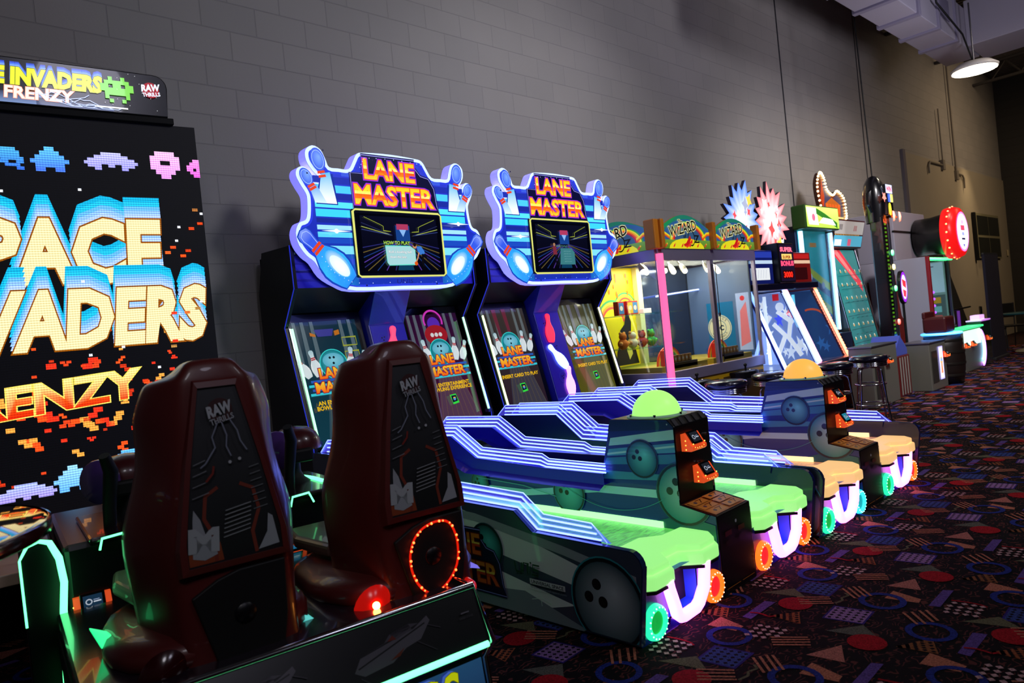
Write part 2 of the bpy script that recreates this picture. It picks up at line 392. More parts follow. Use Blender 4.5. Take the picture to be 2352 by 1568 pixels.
struct('wall_back', MB().box(-3, 23.2, YW, YW+.2, -.02, 7.2, WALLM).build('wall_back'))
struct('wall_right', MB().box(23.2, 23.4, -8, YW+.2, -.02, 7.2, DARKW).build('wall_right'))
struct('wall_left', MB().box(-3.2, -3, -8, YW+.2, -.02, 7.2, WALLM).build('wall_left'))
struct('trim_1', MB().box(15.5, 23.2, YW-.03, YW-.001, 0, 4.12, PLAS).build('plaster_panel'))
struct('trim_2', MB().box(15.42, 15.56, YW-.05, YW-.001, 0, 4.16, mat('trim_paint', '#77707c', .5)).build('panel_edge'))
JNT = mat('expansion_joint', '#2c2c34', .8)
struct('trim_3', MB().box(10.55, 10.58, YW-.006, YW-.0005, 0, 7, JNT).build('joint'))
struct('trim_4', MB().box(13.58, 13.61, YW-.006, YW-.0005, 0, 7, JNT).build('joint'))
# pipes on the far wall
PIPE = mat('painted_pipe', '#8a8176', .5)
for nm, x, z1, z0 in (('conduit', 18.85, 6.6, 4.0), ('conduit', 17.9, 5.3, 4.15)):
    p = thing(nm, 'thick grey conduit running down the far wall from the ceiling' if x > 18 else 'thin grey conduit, shorter of the two on the far wall', 'pipe', (x, YW-.06, z0))
    MB().tube([(0, 0, 0), (0, 0, z1-z0)], .024 if x > 18 else .016, PIPE).build('pipe', None, p)
    MB().box(-.07, .07, -.03, .055, -.2, .02, PIPE).build('junction_box', None, p, .008)
    MB().tube([(.07, 0, -.05), (.45, 0, -.05), (.55, 0, -.12), (.55, 0, -.35)] if x > 18 else [(-.07, 0, -.1), (-.9, 0, -.1), (-1.0, 0, -.2), (-1.0, 0, -.35)], .02, PIPE).build('elbow', None, p)

# ---- carpet
def carpet_mat():
    m = bpy.data.materials.new('dark_carpet'); m.use_nodes = True; nt = m.node_tree; b = nt.nodes['Principled BSDF']; L = nt.links
    g = nt.nodes.new('ShaderNodeNewGeometry')
    wv = nt.nodes.new('ShaderNodeTexWave'); wv.wave_type = 'RINGS'; wv.inputs['Scale'].default_value = 12; wv.inputs['Distortion'].default_value = 14; wv.inputs['Detail'].default_value = 1; wv.inputs['Detail Scale'].default_value = 1.6; L.new(g.outputs['Position'], wv.inputs['Vector'])
    n = nt.nodes.new('ShaderNodeTexNoise'); n.inputs['Scale'].default_value = 22; n.inputs['Detail'].default_value = 1; L.new(g.outputs['Position'], n.inputs['Vector'])
    r1 = nt.nodes.new('ShaderNodeValToRGB'); r1.color_ramp.elements[0].position = .80; r1.color_ramp.elements[1].position = .86; L.new(wv.outputs['Fac'], r1.inputs[0])
    r2 = nt.nodes.new('ShaderNodeValToRGB'); r2.color_ramp.elements[0].position = .46; r2.color_ramp.elements[1].position = .52; L.new(n.outputs[0], r2.inputs[0])
    mu = nt.nodes.new('ShaderNodeMath'); mu.operation = 'MULTIPLY'; L.new(r1.outputs[0], mu.inputs[0]); L.new(r2.outputs[0], mu.inputs[1])
    mx = nt.nodes.new('ShaderNodeMix'); mx.data_type = 'RGBA'; mx.inputs[6].default_value = (.007, .006, .007, 1); mx.inputs[7].default_value = (*lin('#5c302c'), 1); L.new(mu.outputs[0], mx.inputs[0]); L.new(mx.outputs[2], b.inputs['Base Color'])
    b.inputs['Roughness'].default_value = .95; b.inputs['Specular IOR Level'].default_value = .1
    nb = nt.nodes.new('ShaderNodeTexNoise'); nb.inputs['Scale'].default_value = 500; bp = nt.nodes.new('ShaderNodeBump'); bp.inputs['Strength'].default_value = .4; bp.inputs['Distance'].default_value = .002; L.new(g.outputs['Position'], nb.inputs['Vector']); L.new(nb.outputs[0], bp.inputs['Height']); L.new(bp.outputs[0], b.inputs['Normal'])
    return m
def carpet_fig():
    m = bpy.data.materials.new('carpet_figures'); m.use_nodes = True; nt = m.node_tree; b = nt.nodes['Principled BSDF']; L = nt.links
    a = nt.nodes.new('ShaderNodeVertexColor'); a.layer_name = 'Col'; g = nt.nodes.new('ShaderNodeNewGeometry')
    n = nt.nodes.new('ShaderNodeTexNoise'); n.inputs['Scale'].default_value = 160; n.inputs['Detail'].default_value = 3; L.new(g.outputs['Position'], n.inputs['Vector'])
    r_ = nt.nodes.new('ShaderNodeValToRGB'); r_.color_ramp.elements[0].position = .3; r_.color_ramp.elements[0].color = (.32, .32, .32, 1); r_.color_ramp.elements[1].position = .7; r_.color_ramp.elements[1].color = (.95, .95, .95, 1); L.new(n.outputs[0], r_.inputs[0])
    mx = nt.nodes.new('ShaderNodeMix'); mx.data_type = 'RGBA'; mx.blend_type = 'MULTIPLY'; mx.inputs[0].default_value = 1; L.new(a.outputs[0], mx.inputs[6]); L.new(r_.outputs[0], mx.inputs[7]); L.new(mx.outputs[2], b.inputs['Base Color'])
    b.inputs['Roughness'].default_value = .95; b.inputs['Specular IOR Level'].default_value = .1; return m
CARPET = [
    ('poly', 'salmon', [(2.525, 1.690), (2.626, 1.687), (2.590, 1.562), (2.536, 1.566)]),
    ('poly', 'salmon', [(3.159, 1.216), (3.258, 1.214), (3.220, 1.091), (3.176, 1.087)]),
    ('poly', 'bluesq', [(2.244, 1.557), (2.370, 1.559), (2.392, 1.420), (2.258, 1.417)]),
    ('poly', 'purplesq', [(2.841, 1.337), (2.969, 1.346), (2.990, 1.204), (2.861, 1.196)]),
    ('poly', 'olive', [(2.147, 1.672), (2.261, 1.574), (2.188, 1.486)]),
    ('poly', 'olive2', [(2.724, 1.282), (2.847, 1.186), (2.753, 1.090)]),
    ('poly', 'pink', [(2.491, 1.256), (2.634, 1.185), (2.508, 1.122)]),
    ('poly', 'odot', [(2.741, 1.528), (2.840, 1.443), (2.730, 1.387)]),
    ('poly', 'odot2', [(2.724, 1.025), (2.867, 0.947), (2.745, 0.890)]),
    ('poly', 'pbar', [(2.672, 1.612), (2.873, 1.615), (2.884, 1.570), (2.669, 1.571)]),
    ('poly', 'pbar2', [(3.163, 1.047), (3.365, 1.050), (3.380, 1.013), (3.174, 1.006)]),
    ('ring', 'blue', [(2.482, 1.565), (0.090, 0.000)]),
    ('ring', 'blue', [(3.122, 1.212), (0.093, 0.000)]),
    ('ring', 'blue', [(2.918, 0.966), (0.088, 0.000)]),
    ('disc', 'red', [(2.912, 1.494), (0.070, 0.000)]),
    ('disc', 'red', [(2.705, 1.120), (0.069, 0.000)]),
    ('line', 'salmon', [(2.981, 1.519), (3.051, 1.405)]),
    ('line', 'salmon', [(2.958, 1.503), (3.034, 1.393)]),
    ('line', 'salmon', [(2.938, 1.489), (3.011, 1.378)]),
    ('line', 'salmon', [(2.920, 1.475), (2.996, 1.364)]),
    ('line', 'salmon', [(2.553, 1.426), (2.627, 1.310)]),
    ('line', 'salmon', [(2.533, 1.413), (2.613, 1.296)]),
    ('line', 'salmon', [(2.515, 1.401), (2.593, 1.285)]),
    ('line', 'salmon', [(2.497, 1.388), (2.571, 1.274)]),
    ('line', 'salmon', [(2.362, 1.398), (2.279, 1.311)]),
    ('line', 'salmon', [(2.383, 1.382), (2.301, 1.299)]),
    ('line', 'salmon', [(2.406, 1.369), (2.320, 1.283)]),
    ('line', 'salmon', [(2.418, 1.350), (2.336, 1.266)]),
    ('line', 'salmon', [(3.040, 1.103), (2.953, 1.023)]),
    ('line', 'salmon', [(3.063, 1.079), (2.973, 1.001)]),
    ('line', 'salmon', [(3.090, 1.059), (3.005, 0.983)]),
    ('line', 'salmon', [(3.109, 1.040), (3.026, 0.972)]),
    ('line', 'olive', [(2.994, 1.356), (3.040, 1.344), (3.063, 1.358), (3.105, 1.344), (3.124, 1.367)]),
    ('line', 'red', [(2.722, 1.605), (2.734, 1.573), (2.731, 1.544), (2.724, 1.519), (2.743, 1.502)]),
    ('line', 'red', [(3.260, 0.989), (3.265, 0.956), (3.269, 0.926), (3.266, 0.883), (3.252, 0.859)]),
    ('sq', 'pinkw', [(2.626, 1.507), (2.630, 1.476), (2.634, 1.441), (2.636, 1.408), (2.592, 1.508), (2.596, 1.475), (2.600, 1.442), (2.604, 1.408), (2.557, 1.508), (2.562, 1.475), (2.568, 1.442), (2.572, 1.408), (2.523, 1.510), (2.527, 1.477), (2.533, 1.444)]),
    ('sq', 'pinkw', [(3.237, 0.972), (3.243, 0.937), (3.246, 0.904), (3.247, 0.874), (3.197, 0.977), (3.200, 0.941), (3.207, 0.907), (3.211, 0.874), (3.161, 0.976), (3.167, 0.941), (3.170, 0.906), (3.174, 0.874), (3.128, 0.971), (3.133, 0.938), (3.137, 0.906), (3.140, 0.873)]),
]

CCOL = {'salmon': '#d88468', 'bluesq': '#4458a4', 'purplesq': '#b486c4', 'olive': '#7a7458', 'olive2': '#6e6c60', 'pink': '#d08072', 'odot': '#b4603c', 'odot2': '#a0623c', 'pbar': '#7456a8', 'pbar2': '#7456a8', 'blue': '#2c3c98', 'red': '#c01c28', 'pinkw': '#e8b8b8'}
def build_floor():
    mb = MB(); cm = carpet_mat(); fm = carpet_fig()
    mb.box(-3, 23.2, -8, YW, -.05, 0, cm)
    zz = [0]
    def put(pts, c, z):
        mb.add([(p[0], p[1], z) for p in pts], [list(range(len(pts)))], fm, c)
    ax, bx, by = .812, .114, -.77
    for j in range(-4, 3):
        for i in range(-3, 22):
            dx, dy = i*ax+j*bx, j*by
            if not (-1.0 < 2.9+dx < 18.5 and -.6 < 1.4+dy < 4.6): continue
            dense = (2.9+dx) < 9
            for k, (kind, c, pts) in enumerate(CARPET):
                col = lin(CCOL[c]); z = .0006+.00012*k; P = [(p[0]+dx, p[1]+dy) for p in pts]
                if kind == 'poly':
                    if c in ('bluesq', 'purplesq'):
                        put(inset(P, -.012), lin('#40308a'), z); put(P, col, z+.0001)
                    else: put(P, col, z)
                    if dense and c in ('bluesq', 'purplesq', 'odot', 'odot2'):
                        q = P if len(P) == 4 else [P[0], P[0], P[1], P[2]]; nn = 5
                        for u in range(nn):
                            for v in range(nn):
                                s_, t = (u+.5+.2*(v % 2))/nn, (v+.5)/nn
                                if s_ > .95: continue
                                e = lambda a, b, t_: (a[0]+(b[0]-a[0])*t_, a[1]+(b[1]-a[1])*t_)
                                m0 = e(e(q[0], q[1], s_), e(q[3], q[2], s_), t); w_ = .0095
                                put([(m0[0]-w_, m0[1]), (m0[0], m0[1]-w_), (m0[0]+w_, m0[1]), (m0[0], m0[1]+w_)], (.008, .006, .01), z+.0002)
                elif kind == 'line':
                    for a, b in zip(P, P[1:]):
                        t = Vector((b[0]-a[0], b[1]-a[1])).normalized(); nx, ny = -t.y*.0052, t.x*.0052
                        put([(a[0]+nx, a[1]+ny), (b[0]+nx, b[1]+ny), (b[0]-nx, b[1]-ny), (a[0]-nx, a[1]-ny)], col, z)
                elif kind == 'sq':
                    for a in P: put([(a[0]-.013, a[1]), (a[0], a[1]-.013), (a[0]+.013, a[1]), (a[0], a[1]+.013)], col, z)
                elif kind == 'disc':
                    rr = pts[1][0]; put([(P[0][0]+rr*math.cos(2*math.pi*t/20), P[0][1]+rr*math.sin(2*math.pi*t/20)) for t in range(20)], col, z)
                elif kind == 'ring':
                    rr = pts[1][0]
                    for t in range(20):
                        a0, a1 = 2*math.pi*t/20, 2*math.pi*(t+1)/20; r0 = rr*.72
                        put([(P[0][0]+rr*math.cos(a0), P[0][1]+rr*math.sin(a0)), (P[0][0]+rr*math.cos(a1), P[0][1]+rr*math.sin(a1)), (P[0][0]+r0*math.cos(a1), P[0][1]+r0*math.sin(a1)), (P[0][0]+r0*math.cos(a0), P[0][1]+r0*math.sin(a0))], col, z)
    for f_i, fa in enumerate(mb.f):        # wind every figure upwards
        p = [mb.v[i] for i in fa]
        if f_i >= 6 and sum(p[i-1][0]*p[i][1]-p[i][0]*p[i-1][1] for i in range(len(p))) < 0:
            fa.reverse()
    return struct('floor', mb.build('floor'))
build_floor()

# ---- ceiling: steel deck on joists, white duct
DECK = mat('roof_deck', '#6a625c', .6, .2); JOIST = mat('joist_paint', '#4a4542', .6)
def build_ceiling():
    mb = MB(); n = 130
    for i in range(n):            # corrugations run across the hall
        x = 8+i*.14; mb.box(x, x+.07, -8, YW, 6.85, 6.95, DECK); 
    mb.box(-3, 23.2, -8, YW, 6.95, 7.1, DECK)
    struct('ceiling', mb.build('ceiling'))
build_ceiling()
for k, x in enumerate((12.2, 15.2, 18.2, 21.2)):
    t = thing('roof_joist', 'open steel roof joist crossing the hall, %s from the camera' % ('nearest', 'second', 'third', 'farthest')[k], 'joist', (x, 0, 6.4), 0, 'roof joists')
    mb = MB(); mb.box(-.04, .04, -7.9, YW-.01, .38, .44, JOIST)
    mb.build('top_chord', None, t); MB().box(-.04, .04, -7.9, YW-.01, -.06, 0, JOIST).build('bottom_chord', None, t)
    mb = MB(); y = -7.6
    while y < YW-.6: frame_box(mb, (0, y, 0), (0, y+.3, .38), .03, .03, JOIST); frame_box(mb, (0, y+.3, .38), (0, y+.6, 0), .03, .03, JOIST); y += .6
    mb.build('web', None, t)
DUCT = mat('white_duct', '#a9a4b4', .5); DSEAM = mat('duct_seam', '#8e89a0', .5)
t = thing('air_duct', 'long white rectangular ventilation duct with seams under the roof', 'duct', (0, 0, 5.0))
MB().box(7.4, 13.7, 2.98, 3.46, 0, .62, DUCT).build('duct_body', None, t, .01)
MB().box(13.0, 14.0, -6, 2.98, .02, .72, DUCT).build('duct_branch', None, t, .01)
for x in (8.2, 9.0, 9.85, 10.7, 11.55, 12.4): MB().box(x, x+.09, 2.95, 3.49, -.03, .65, DSEAM).build('seam', None, t, .005)
for y in (-4, -2.6, -1.2, .2, 1.6): MB().box(12.97, 14.03, y, y+.09, -.01, .75, DSEAM).build('seam', None, t, .005)
MB().box(11.75, 12.15, 2.965, 2.98, .2, .5, mat('grille', '#77728a', .5)).build('grille', None, t)
t = thing('round_ceiling_lamp', 'glowing round disc lamp hanging below the white duct', 'lamp', (12.5, 2.8, 4.5))
MB().lathe([(0, .0), (.30, .0), (.31, .03), (.22, .1), (0, .12)], m=mat('lamp_housing', '#d8d4cc', .4), n=32).build('housing', None, t)
MB().lathe([(0, 0), (.29, 0)], c=(0, 0, -.006), ax=(0, 0, -1), m=glow('lamp_lens', '#fff0cc', 22), n=32).build('lens', None, t)
MB().tube([(0, 0, .1), (0, 0, 1.0)], .012, STEEL).build('stem', None, t)
MB().tube([(0, 0, .1), (-.25, .05, .5), (-1.2, .1, .75), (-1.6, .12, 2.3)], .012, BLACKM).build('cable', None, t)

# ================================================================== bowling alley machines
FIRE = Bands((-.2, '#ffe040', .25, '#ffa018'), (.25, '#ff8a14', .50, '#e02c10'), (.50, '#fff4a8', .66, '#ffe238'), (.66, '#ffd828', 1.3, '#ff9810'))
FIRE_M = grad((0, '#ff6a10'), (1, '#ffd838'))
FIRE2 = Bands((-.2, '#c86018', .30, '#d84a18'), (.30, '#d84a18', .50, '#a82810'), (.50, '#e0c860', .64, '#d8a030'), (.64, '#c88020', 1.3, '#c85018'))
def lane_master_logo(a, cx, cy, w_, fire=FIRE, o1='#7a2ad0', o2='#05051a', mid='#ff4a30', back=True):
    h = w_*.185
    if back:
        p = [(-.36, .455), (.28, .455), (.25, .40), (.34, .30), (.44, .28), (.5, .18), (.52, 0), (.56, -.10), (-.5, -.10), (-.5, .27), (-.36, .27)]
        q = [(cx+x*w_, cy+y*w_) for x, y in p]; a.poly(inset(q, -w_*.02), '#101040'); a.poly(inset(q, -w_*.008), '#8a8ae0'); a.poly(q, '#0a0a30')
    for t, dx, dy, ww in (('LANE', -.04, .232, .60), ('MASTER', 0, -.02, .94)):
        a.text(t, cx+dx*w_, cy+dy*w_, h, fire, w=ww*w_, bold=.025, shear=.0, out=o1, ow=.095, out2=None)
        a.text(t, cx+dx*w_, cy+dy*w_, h, fire, w=ww*w_, bold=.025, out=mid, ow=.058)
def bowling_ball_art(a, cx, cy, r_, c0, c1, hole='#05070a', ring=None, n=32, hs=1.0):
    if ring: a.disc(cx, cy, r_*1.13, ring, n=n); a.disc(cx, cy, r_*1.09, '#0a1420', n=n)
    a.disc(cx, cy, r_, c1, n=n, col2=c0, off=(r_*.25, r_*.3))
    for dx, dy in ((-.28, .42), (-.55, .08), (-.12, .02)): a.disc(cx+dx*r_*hs, cy+dy*r_*hs, r_*.14, hole, n=12)
def unis_logo(a, x, y, h, c):
    """the maker's angular wordmark"""
    w_ = h*.16
    a.line([(x, y+h), (x+h*.12, y+h*.1), (x+h*.2, y), (x+h*.85, y), (x+h*1.05, y+h)], w_, c)
    a.line([(x+h*1.1, y), (x+h*1.3, y+h), (x+h*1.9, y+h), (x+h*1.75, y)], w_, c); a.line([(x+h*2.1, y), (x+h*2.25, y+h*.8)], w_, c); a.disc(x+h*2.32, y+h*1.15, w_*.7, c, n=8)
    a.line([(x+h*3.5, y+h), (x+h*2.6, y+h), (x+h*2.55, y+h*.52), (x+h*3.3, y+h*.5), (x+h*3.2, y), (x+h*2.35, y)], w_, c)

R_TOP = [(.125, .402), (.20, .474), (.47, .483), (.585, .567), (1.50, .60), (1.72, .76), (2.28, .75), (2.38, .67)]
R_BOT = [(.105, .402), (.16, .405), (.52, .407), (.63, .493), (1.54, .51), (1.76, .68), (2.3, .672), (2.37, .668)]
C_TOP = [(.575, .584), (.96, .59), (1.01, .615), (1.50, .63), (1.72, .76), (2.28, .75), (2.38, .67)]
C_BOT = [(.575, .535), (.99, .54), (1.04, .55), (1.56, .565), (1.78, .69), (2.3, .68), (2.37, .668)]
ACR = glass_mat('blue_edge_lit_acrylic', (.62, .68, 1.0), .2)
nt_ = ACR.node_tree; em_ = nt_.nodes.new('ShaderNodeEmission'); em_.inputs[0].default_value = (.12, .10, 1, 1); em_.inputs[1].default_value = .22; ad_ = nt_.nodes.new('ShaderNodeAddShader'); mo_ = nt_.nodes['Material Output']; pv_ = mo_.inputs[0].links[0].from_socket; nt_.links.new(pv_, ad_.inputs[0]); nt_.links.new(em_.outputs[0], ad_.inputs[1]); nt_.links.new(ad_.outputs[0], mo_.inputs[0])
def rail(name, x, top, bot, parent, tipf=True):
    n = len(top); s = 1 if x > 0 else -1; mb = MB(); th = .006
    vs = [(x-th/2, *p) for p in top]+[(x-th/2, *p) for p in bot]+[(x+th/2, *p) for p in top]+[(x+th/2, *p) for p in bot]
    fs = []
    for i in range(n-1):
        fs += [(i, i+1, n+i+1, n+i), (2*n+i, 3*n+i, 3*n+i+1, 2*n+i+1), (i, 2*n+i, 2*n+i+1, i+1), (n+i, n+i+1, 3*n+i+1, 3*n+i)]
    fs += [(0, n, 3*n, 2*n), (n-1, 3*n-1, 4*n-1, 2*n-1)]
    mb.add(vs, fs, ACR); o = mb.build(name, None, parent)
    a, b = (1, n-1) if tipf else (0, n-1)
    mix = lambda k, t: (x, top[k][0]*(1-t)+bot[k][0]*t, top[k][1]*(1-t)+bot[k][1]*t)
    for t in (.27, .60, .93):
        pth = [mix(k, t) for k in range(a, b)]
        if tipf: pth[0] = (x, pth[0][1]-.03*t+.02, pth[0][2])
        MB().tube(pth, .0047, G_BLUE, 6).build('light_line', None, o)
    MB().tube([(x, *p) for p in top], .0026, G_BLUE, 6).build('edge_light', None, o)
    return o
MARQ = [(.377, 1.674), (.50, 1.712), (.60, 1.775), (.655, 1.86), (.705, 1.90), (.75, 1.965), (.762, 2.04), (.735, 2.10), (.69, 2.12), (.672, 2.16), (.662, 2.25), (.668, 2.29), (.695, 2.335), (.722, 2.395), (.708, 2.44), (.665, 2.455), (.625, 2.425), (.592, 2.372), (.562, 2.352), (.556, 2.385), (.605, 2.435), (.642, 2.495), (.640, 2.56), (.59, 2.595), (.535, 2.575), (.505, 2.515), (.485, 2.468), (.42, 2.465), (.344, 2.467), (.305, 2.52), (.267, 2.576), (.20, 2.59)]
MARQ = [(0, 1.674)]+MARQ+[(0, 2.598)]+[(-x, z) for x, z in MARQ[::-1]]
MSC = 1.032
MARQ = [(x*MSC, 1.28+(z-1.28)*MSC) for x, z in MARQ]
def marquee(t, P, screen_kind):
    Y0 = 2.385; o = smooth(MARQ, 3)
    mb = MB(); mb.prism(o, (0, Y0+.085, 0), (1, 0, 0), (0, 0, 1), (0, -1, 0), .083, mat('marquee_back', '#2030a0', .4), glow('marquee_edge_light', (.17, .16, 1.0), 1.3))
    root = mb.build('marquee_sign', None, t)
    a = Art((0, Y0, 0), (1, 0, 0), (0, 0, 1)); a.poly(o, (.52, .66, 1.0)); a.build('border_light', art_mat('border_lit', 1.25, .3), root)
    a = Art((0, Y0, 0), (1, 0, 0), (0, 0, 1), z=.003); I = inset(o, .024 if sum(o[i-1][0]*o[i][1]-o[i][0]*o[i-1][1] for i in range(len(o))) > 0 else .024)
    a.poly(I, '#2a3cd8'); a.poly(inset(o, .040), grad((1.7, '#1830a8'), (2.1, '#1a2cb0'), (2.5, '#2e3cc8')))
    for s in (-1, 1): a.poly([(s*.36, 1.715), (s*.48, 1.735), (s*.575, 1.79), (s*.66, 1.90), (s*.60, 2.0), (s*.36, 2.0)], grad((1.70, '#1020a0'), (1.78, '#28b8ff'), (1.9, '#1850d0'), (2.0, '#1830a8')))
    for z0, z1, c in ((1.86, 1.90, '#2a48c8'), (1.93, 1.985, '#7ad8ee'), (2.0, 2.035, '#1a48b8'), (2.04, 2.075, '#58cdf0'), (2.09, 2.12, '#9edcf4'), (2.135, 2.165, '#182890'), (2.175, 2.225, '#3cd0ee'), (2.235, 2.275, '#58e0f0'), (2.29, 2.33, '#1c2a98'), (2.335, 2.385, '#4cc8f0'), (2.395, 2.44, '#2030a8'), (2.45, 2.475, '#3a58d8')):
        xx = .60 if z0 < 2.0 else .635
        if z0 > 2.44: xx = .42
        a.rect(-xx, z0, xx, z1, c)
    for s in (-1, 1):
        a.poly([(s*.625, 2.255), (s*.465, 2.255), (s*.485, 2.46), (s*.58, 2.43), (s*.61, 2.34)], '#16309c')
        a.poly([(s*.613, 2.262), (s*.473, 2.262), (s*.505, 2.47), (s*.57, 2.455)], grad((2.26, '#ffffff'), (2.45, '#58b8f8')))
        a.poly([(s*.632, 2.262), (s*.545, 2.262), (s*.615, 2.385), (s*.665, 2.365)], grad((2.26, '#d8f0ff'), (2.36, '#4898f0')))
        for (hx, hz, r1, r2, ro) in ((.585, 2.545, .052, .078, .20), (.680, 2.425, .042, .060, .50)):
            a.disc(s*hx, hz, r1, '#2c50d8', ry=r2, rot=s*-ro, n=20, col2='#78a4ff', off=(-s*.01, .02))
            ca, sa = math.cos(s*-ro), math.sin(s*-ro)
            for d_ in (-1.15, -1.50): a.poly([(s*hx+x*ca-(r2*d_+z)*sa, hz+x*sa+(r2*d_+z)*ca) for x, z in ((-.028, 0), (.028, 0), (.026, .017), (-.026, .017))], '#e0401c')
            a.line([(s*hx+math.cos(R(20*k))*r1*.78*ca-math.sin(R(20*k))*r2*.78*sa, hz+math.cos(R(20*k))*r1*.78*sa+math.sin(R(20*k))*r2*.78*ca) for k in range(18)], .0035, '#a8c8ff', True)
        draw_pin(a, .425*s, 1.745, .47, s*-.80, '#38b8ff', '#1450d8', '#1840b0', sx=1.08, head='#3458e0')
        a.disc(.515*s, 1.865, .062, '#38a8f8', ry=.115, rot=s*-.80, n=20, col2='#ffffff'); a.disc(.505*s, 1.85, .045, '#d8f4ff', ry=.09, rot=s*-.80, n=20, col2='#ffffff')
    a.text('UNIS', 0, 1.725, .03, '#1a1c70', w=.14, shear=.2)
    # dotted LED stitching inside the border
    q = [p for p in inset(o, .046) if p[1] < 1.92 or (abs(p[0]) < .45 and p[1] > 2.5)]
    for i in range(0, len(q)): a.disc(q[i][0], q[i][1], .0035, '#bcd0ff', n=6)
    for x, z in ((-.33, 1.715), (.27, 1.715), (-.56, 2.60), (-.69, 2.44)): a.disc(x, z, .006, '#101040', n=8)
    # sparkle flares
    for x, z in ((-.52, 2.075), (.53, 2.16)):
        a.poly([(x-.11, z), (x, z+.008), (x+.11, z), (x, z-.008)], '#eafcff'); a.disc(x, z, .016, '#f4ffff', n=12)
    a.build('sign_artwork', art_mat('marquee_art', 1.15, .2, .5, base=.2), root)
    a = Art((0, Y0, 0), (1, 0, 0), (0, 0, 1), z=.012); lane_master_logo(a, -.0, 2.29, .70); a.z = .018
    a.build('logo', art_mat('logo_art', 1.25, .25, .3, base=.2), root)
    # centre screen
    box_o('screen_frame', -.385, .385, Y0-.030, Y0-.004, 1.77, 2.235, mat('screen_bezel', '#0a1030', .2, coat=.5), root, .012)
    a = Art((0, Y0-.030, 0), (1, 0, 0), (0, 0, 1))
    a.line([(-.375, 1.79), (-.355, 1.775), (.355, 1.775), (.375, 1.79), (.375, 2.215), (.355, 2.23), (-.355, 2.23), (-.375, 2.215)], .012, '#e6e87a', True)
    a.rect(-.355, 1.80, .355, 2.205, '#02030c')
    x0, x1, z0, z1 = -.325, .325, 1.815, 2.19; vx, vz = .01, 2.03
    a.rect(x0, z0, x1, z1, '#04040e', '#0a0c22')
    for k in range(-9, 10):
        if k in (0,): continue
        xb = k*.075; c = ['#6a5a2a', '#2a2a70', '#5838a0', '#1a3a80'][abs(k) % 4]
        pb = (max(x0, min(x1, xb)), z0 if abs(xb) < x1 else z0+(abs(xb)-x1)*.45)
        a.line([pb, (vx+(pb[0]-vx)*.14, vz+(pb[1]-vz)*.14)], .006, c)
    for zz, c in ((2.115, '#b8c85a'), (2.095, '#3a4a90'), (2.14, '#2a3060')):
        a.line([(x0, zz), (-.08, vz+.03)], .004, c); a.line([(x1, zz-.004), (.10, vz+.03)], .004, c)
    for s in (-1, 1): a.line([(s*.30, 2.18), (s*.17, 2.13), (s*.15, 2.12), (s*.15, 2.09), (s*.09, 2.085)], .004, '#9aa838')
    a.rect(-.05, 2.02, .07, 2.13, '#16408a'); a.rect(-.04, 2.10, .06, 2.14, '#b03a60'); a.poly([(-.02, 2.10), (.04, 2.10), (.01, 2.05)], '#8ab8f0'); a.poly([(-.06, z0), (.08, z0), (.03, 1.99), (-.01, 1.99)], '#0c3a5a')
    if screen_kind == 0:
        a.poly([(-.15, 1.985), (.06, 1.985), (.10, 1.96), (.10, 1.855), (-.13, 1.850), (-.145, 1.87)], '#a8d8dc'); a.line([(-.15, 1.985), (.06, 1.985), (.10, 1.96), (.10, 1.855), (-.13, 1.850), (-.145, 1.87)], .004, '#60e0c8', True)
        a.text('HOW TO PLAY', -.05, 1.995, .024, '#bfe84a', w=.22, bold=.01, out='#1a6a3a', ow=.04)
        a.text('Roll a bowling ball', -.03, 1.935, .018, '#ffffff', w=.19, bold=.01, out='#567a88', ow=.05); a.text('down the lane.', -.05, 1.90, .018, '#ffffff', w=.14, bold=.01, out='#567a88', ow=.05)
        # small drawn bowler, bending
        a.poly([(.115, 1.985), (.155, 1.985), (.18, 1.95), (.185, 1.93), (.14, 1.925), (.12, 1.95)], '#3a7ad0'); a.disc(.098, 1.985, .018, '#c88a60', n=10); a.disc(.098, 1.996, .015, '#1a1010', n=8)
        a.line([(.13, 1.94), (.115, 1.90), (.10, 1.875)], .011, '#c88a60'); a.disc(.097, 1.862, .015, '#e05a18', n=12)
        a.line([(.165, 1.93), (.155, 1.88), (.165, 1.84)], .017, '#0c0c14'); a.line([(.175, 1.93), (.20, 1.89), (.235, 1.865)], .015, '#0c0c14')
    else:
        a.poly([(-.05, 1.985), (.09, 1.985), (.125, 1.95), (.125, 1.845), (-.07, 1.845)], '#3a7a80'); a.text('HOW TO PLAY', -.03, 1.995, .016, '#5a9a90', w=.14)
        for i in range(5): a.text('watch the arrow', .03, 1.955-i*.022, .011, '#6aa0a4', w=.09)
        a.poly([(-.15, 2.0), (-.11, 2.0), (-.10, 1.93), (-.15, 1.93)], '#7a2a3a'); a.disc(-.13, 2.015, .015, '#a8785a', n=8); a.line([(-.13, 1.93), (-.12, 1.84)], .016, '#0c0c14'); a.line([(-.11, 1.93), (-.09, 1.84)], .014, '#0c0c14')
    a.build('marquee_screen', LCDB, root)
    return root
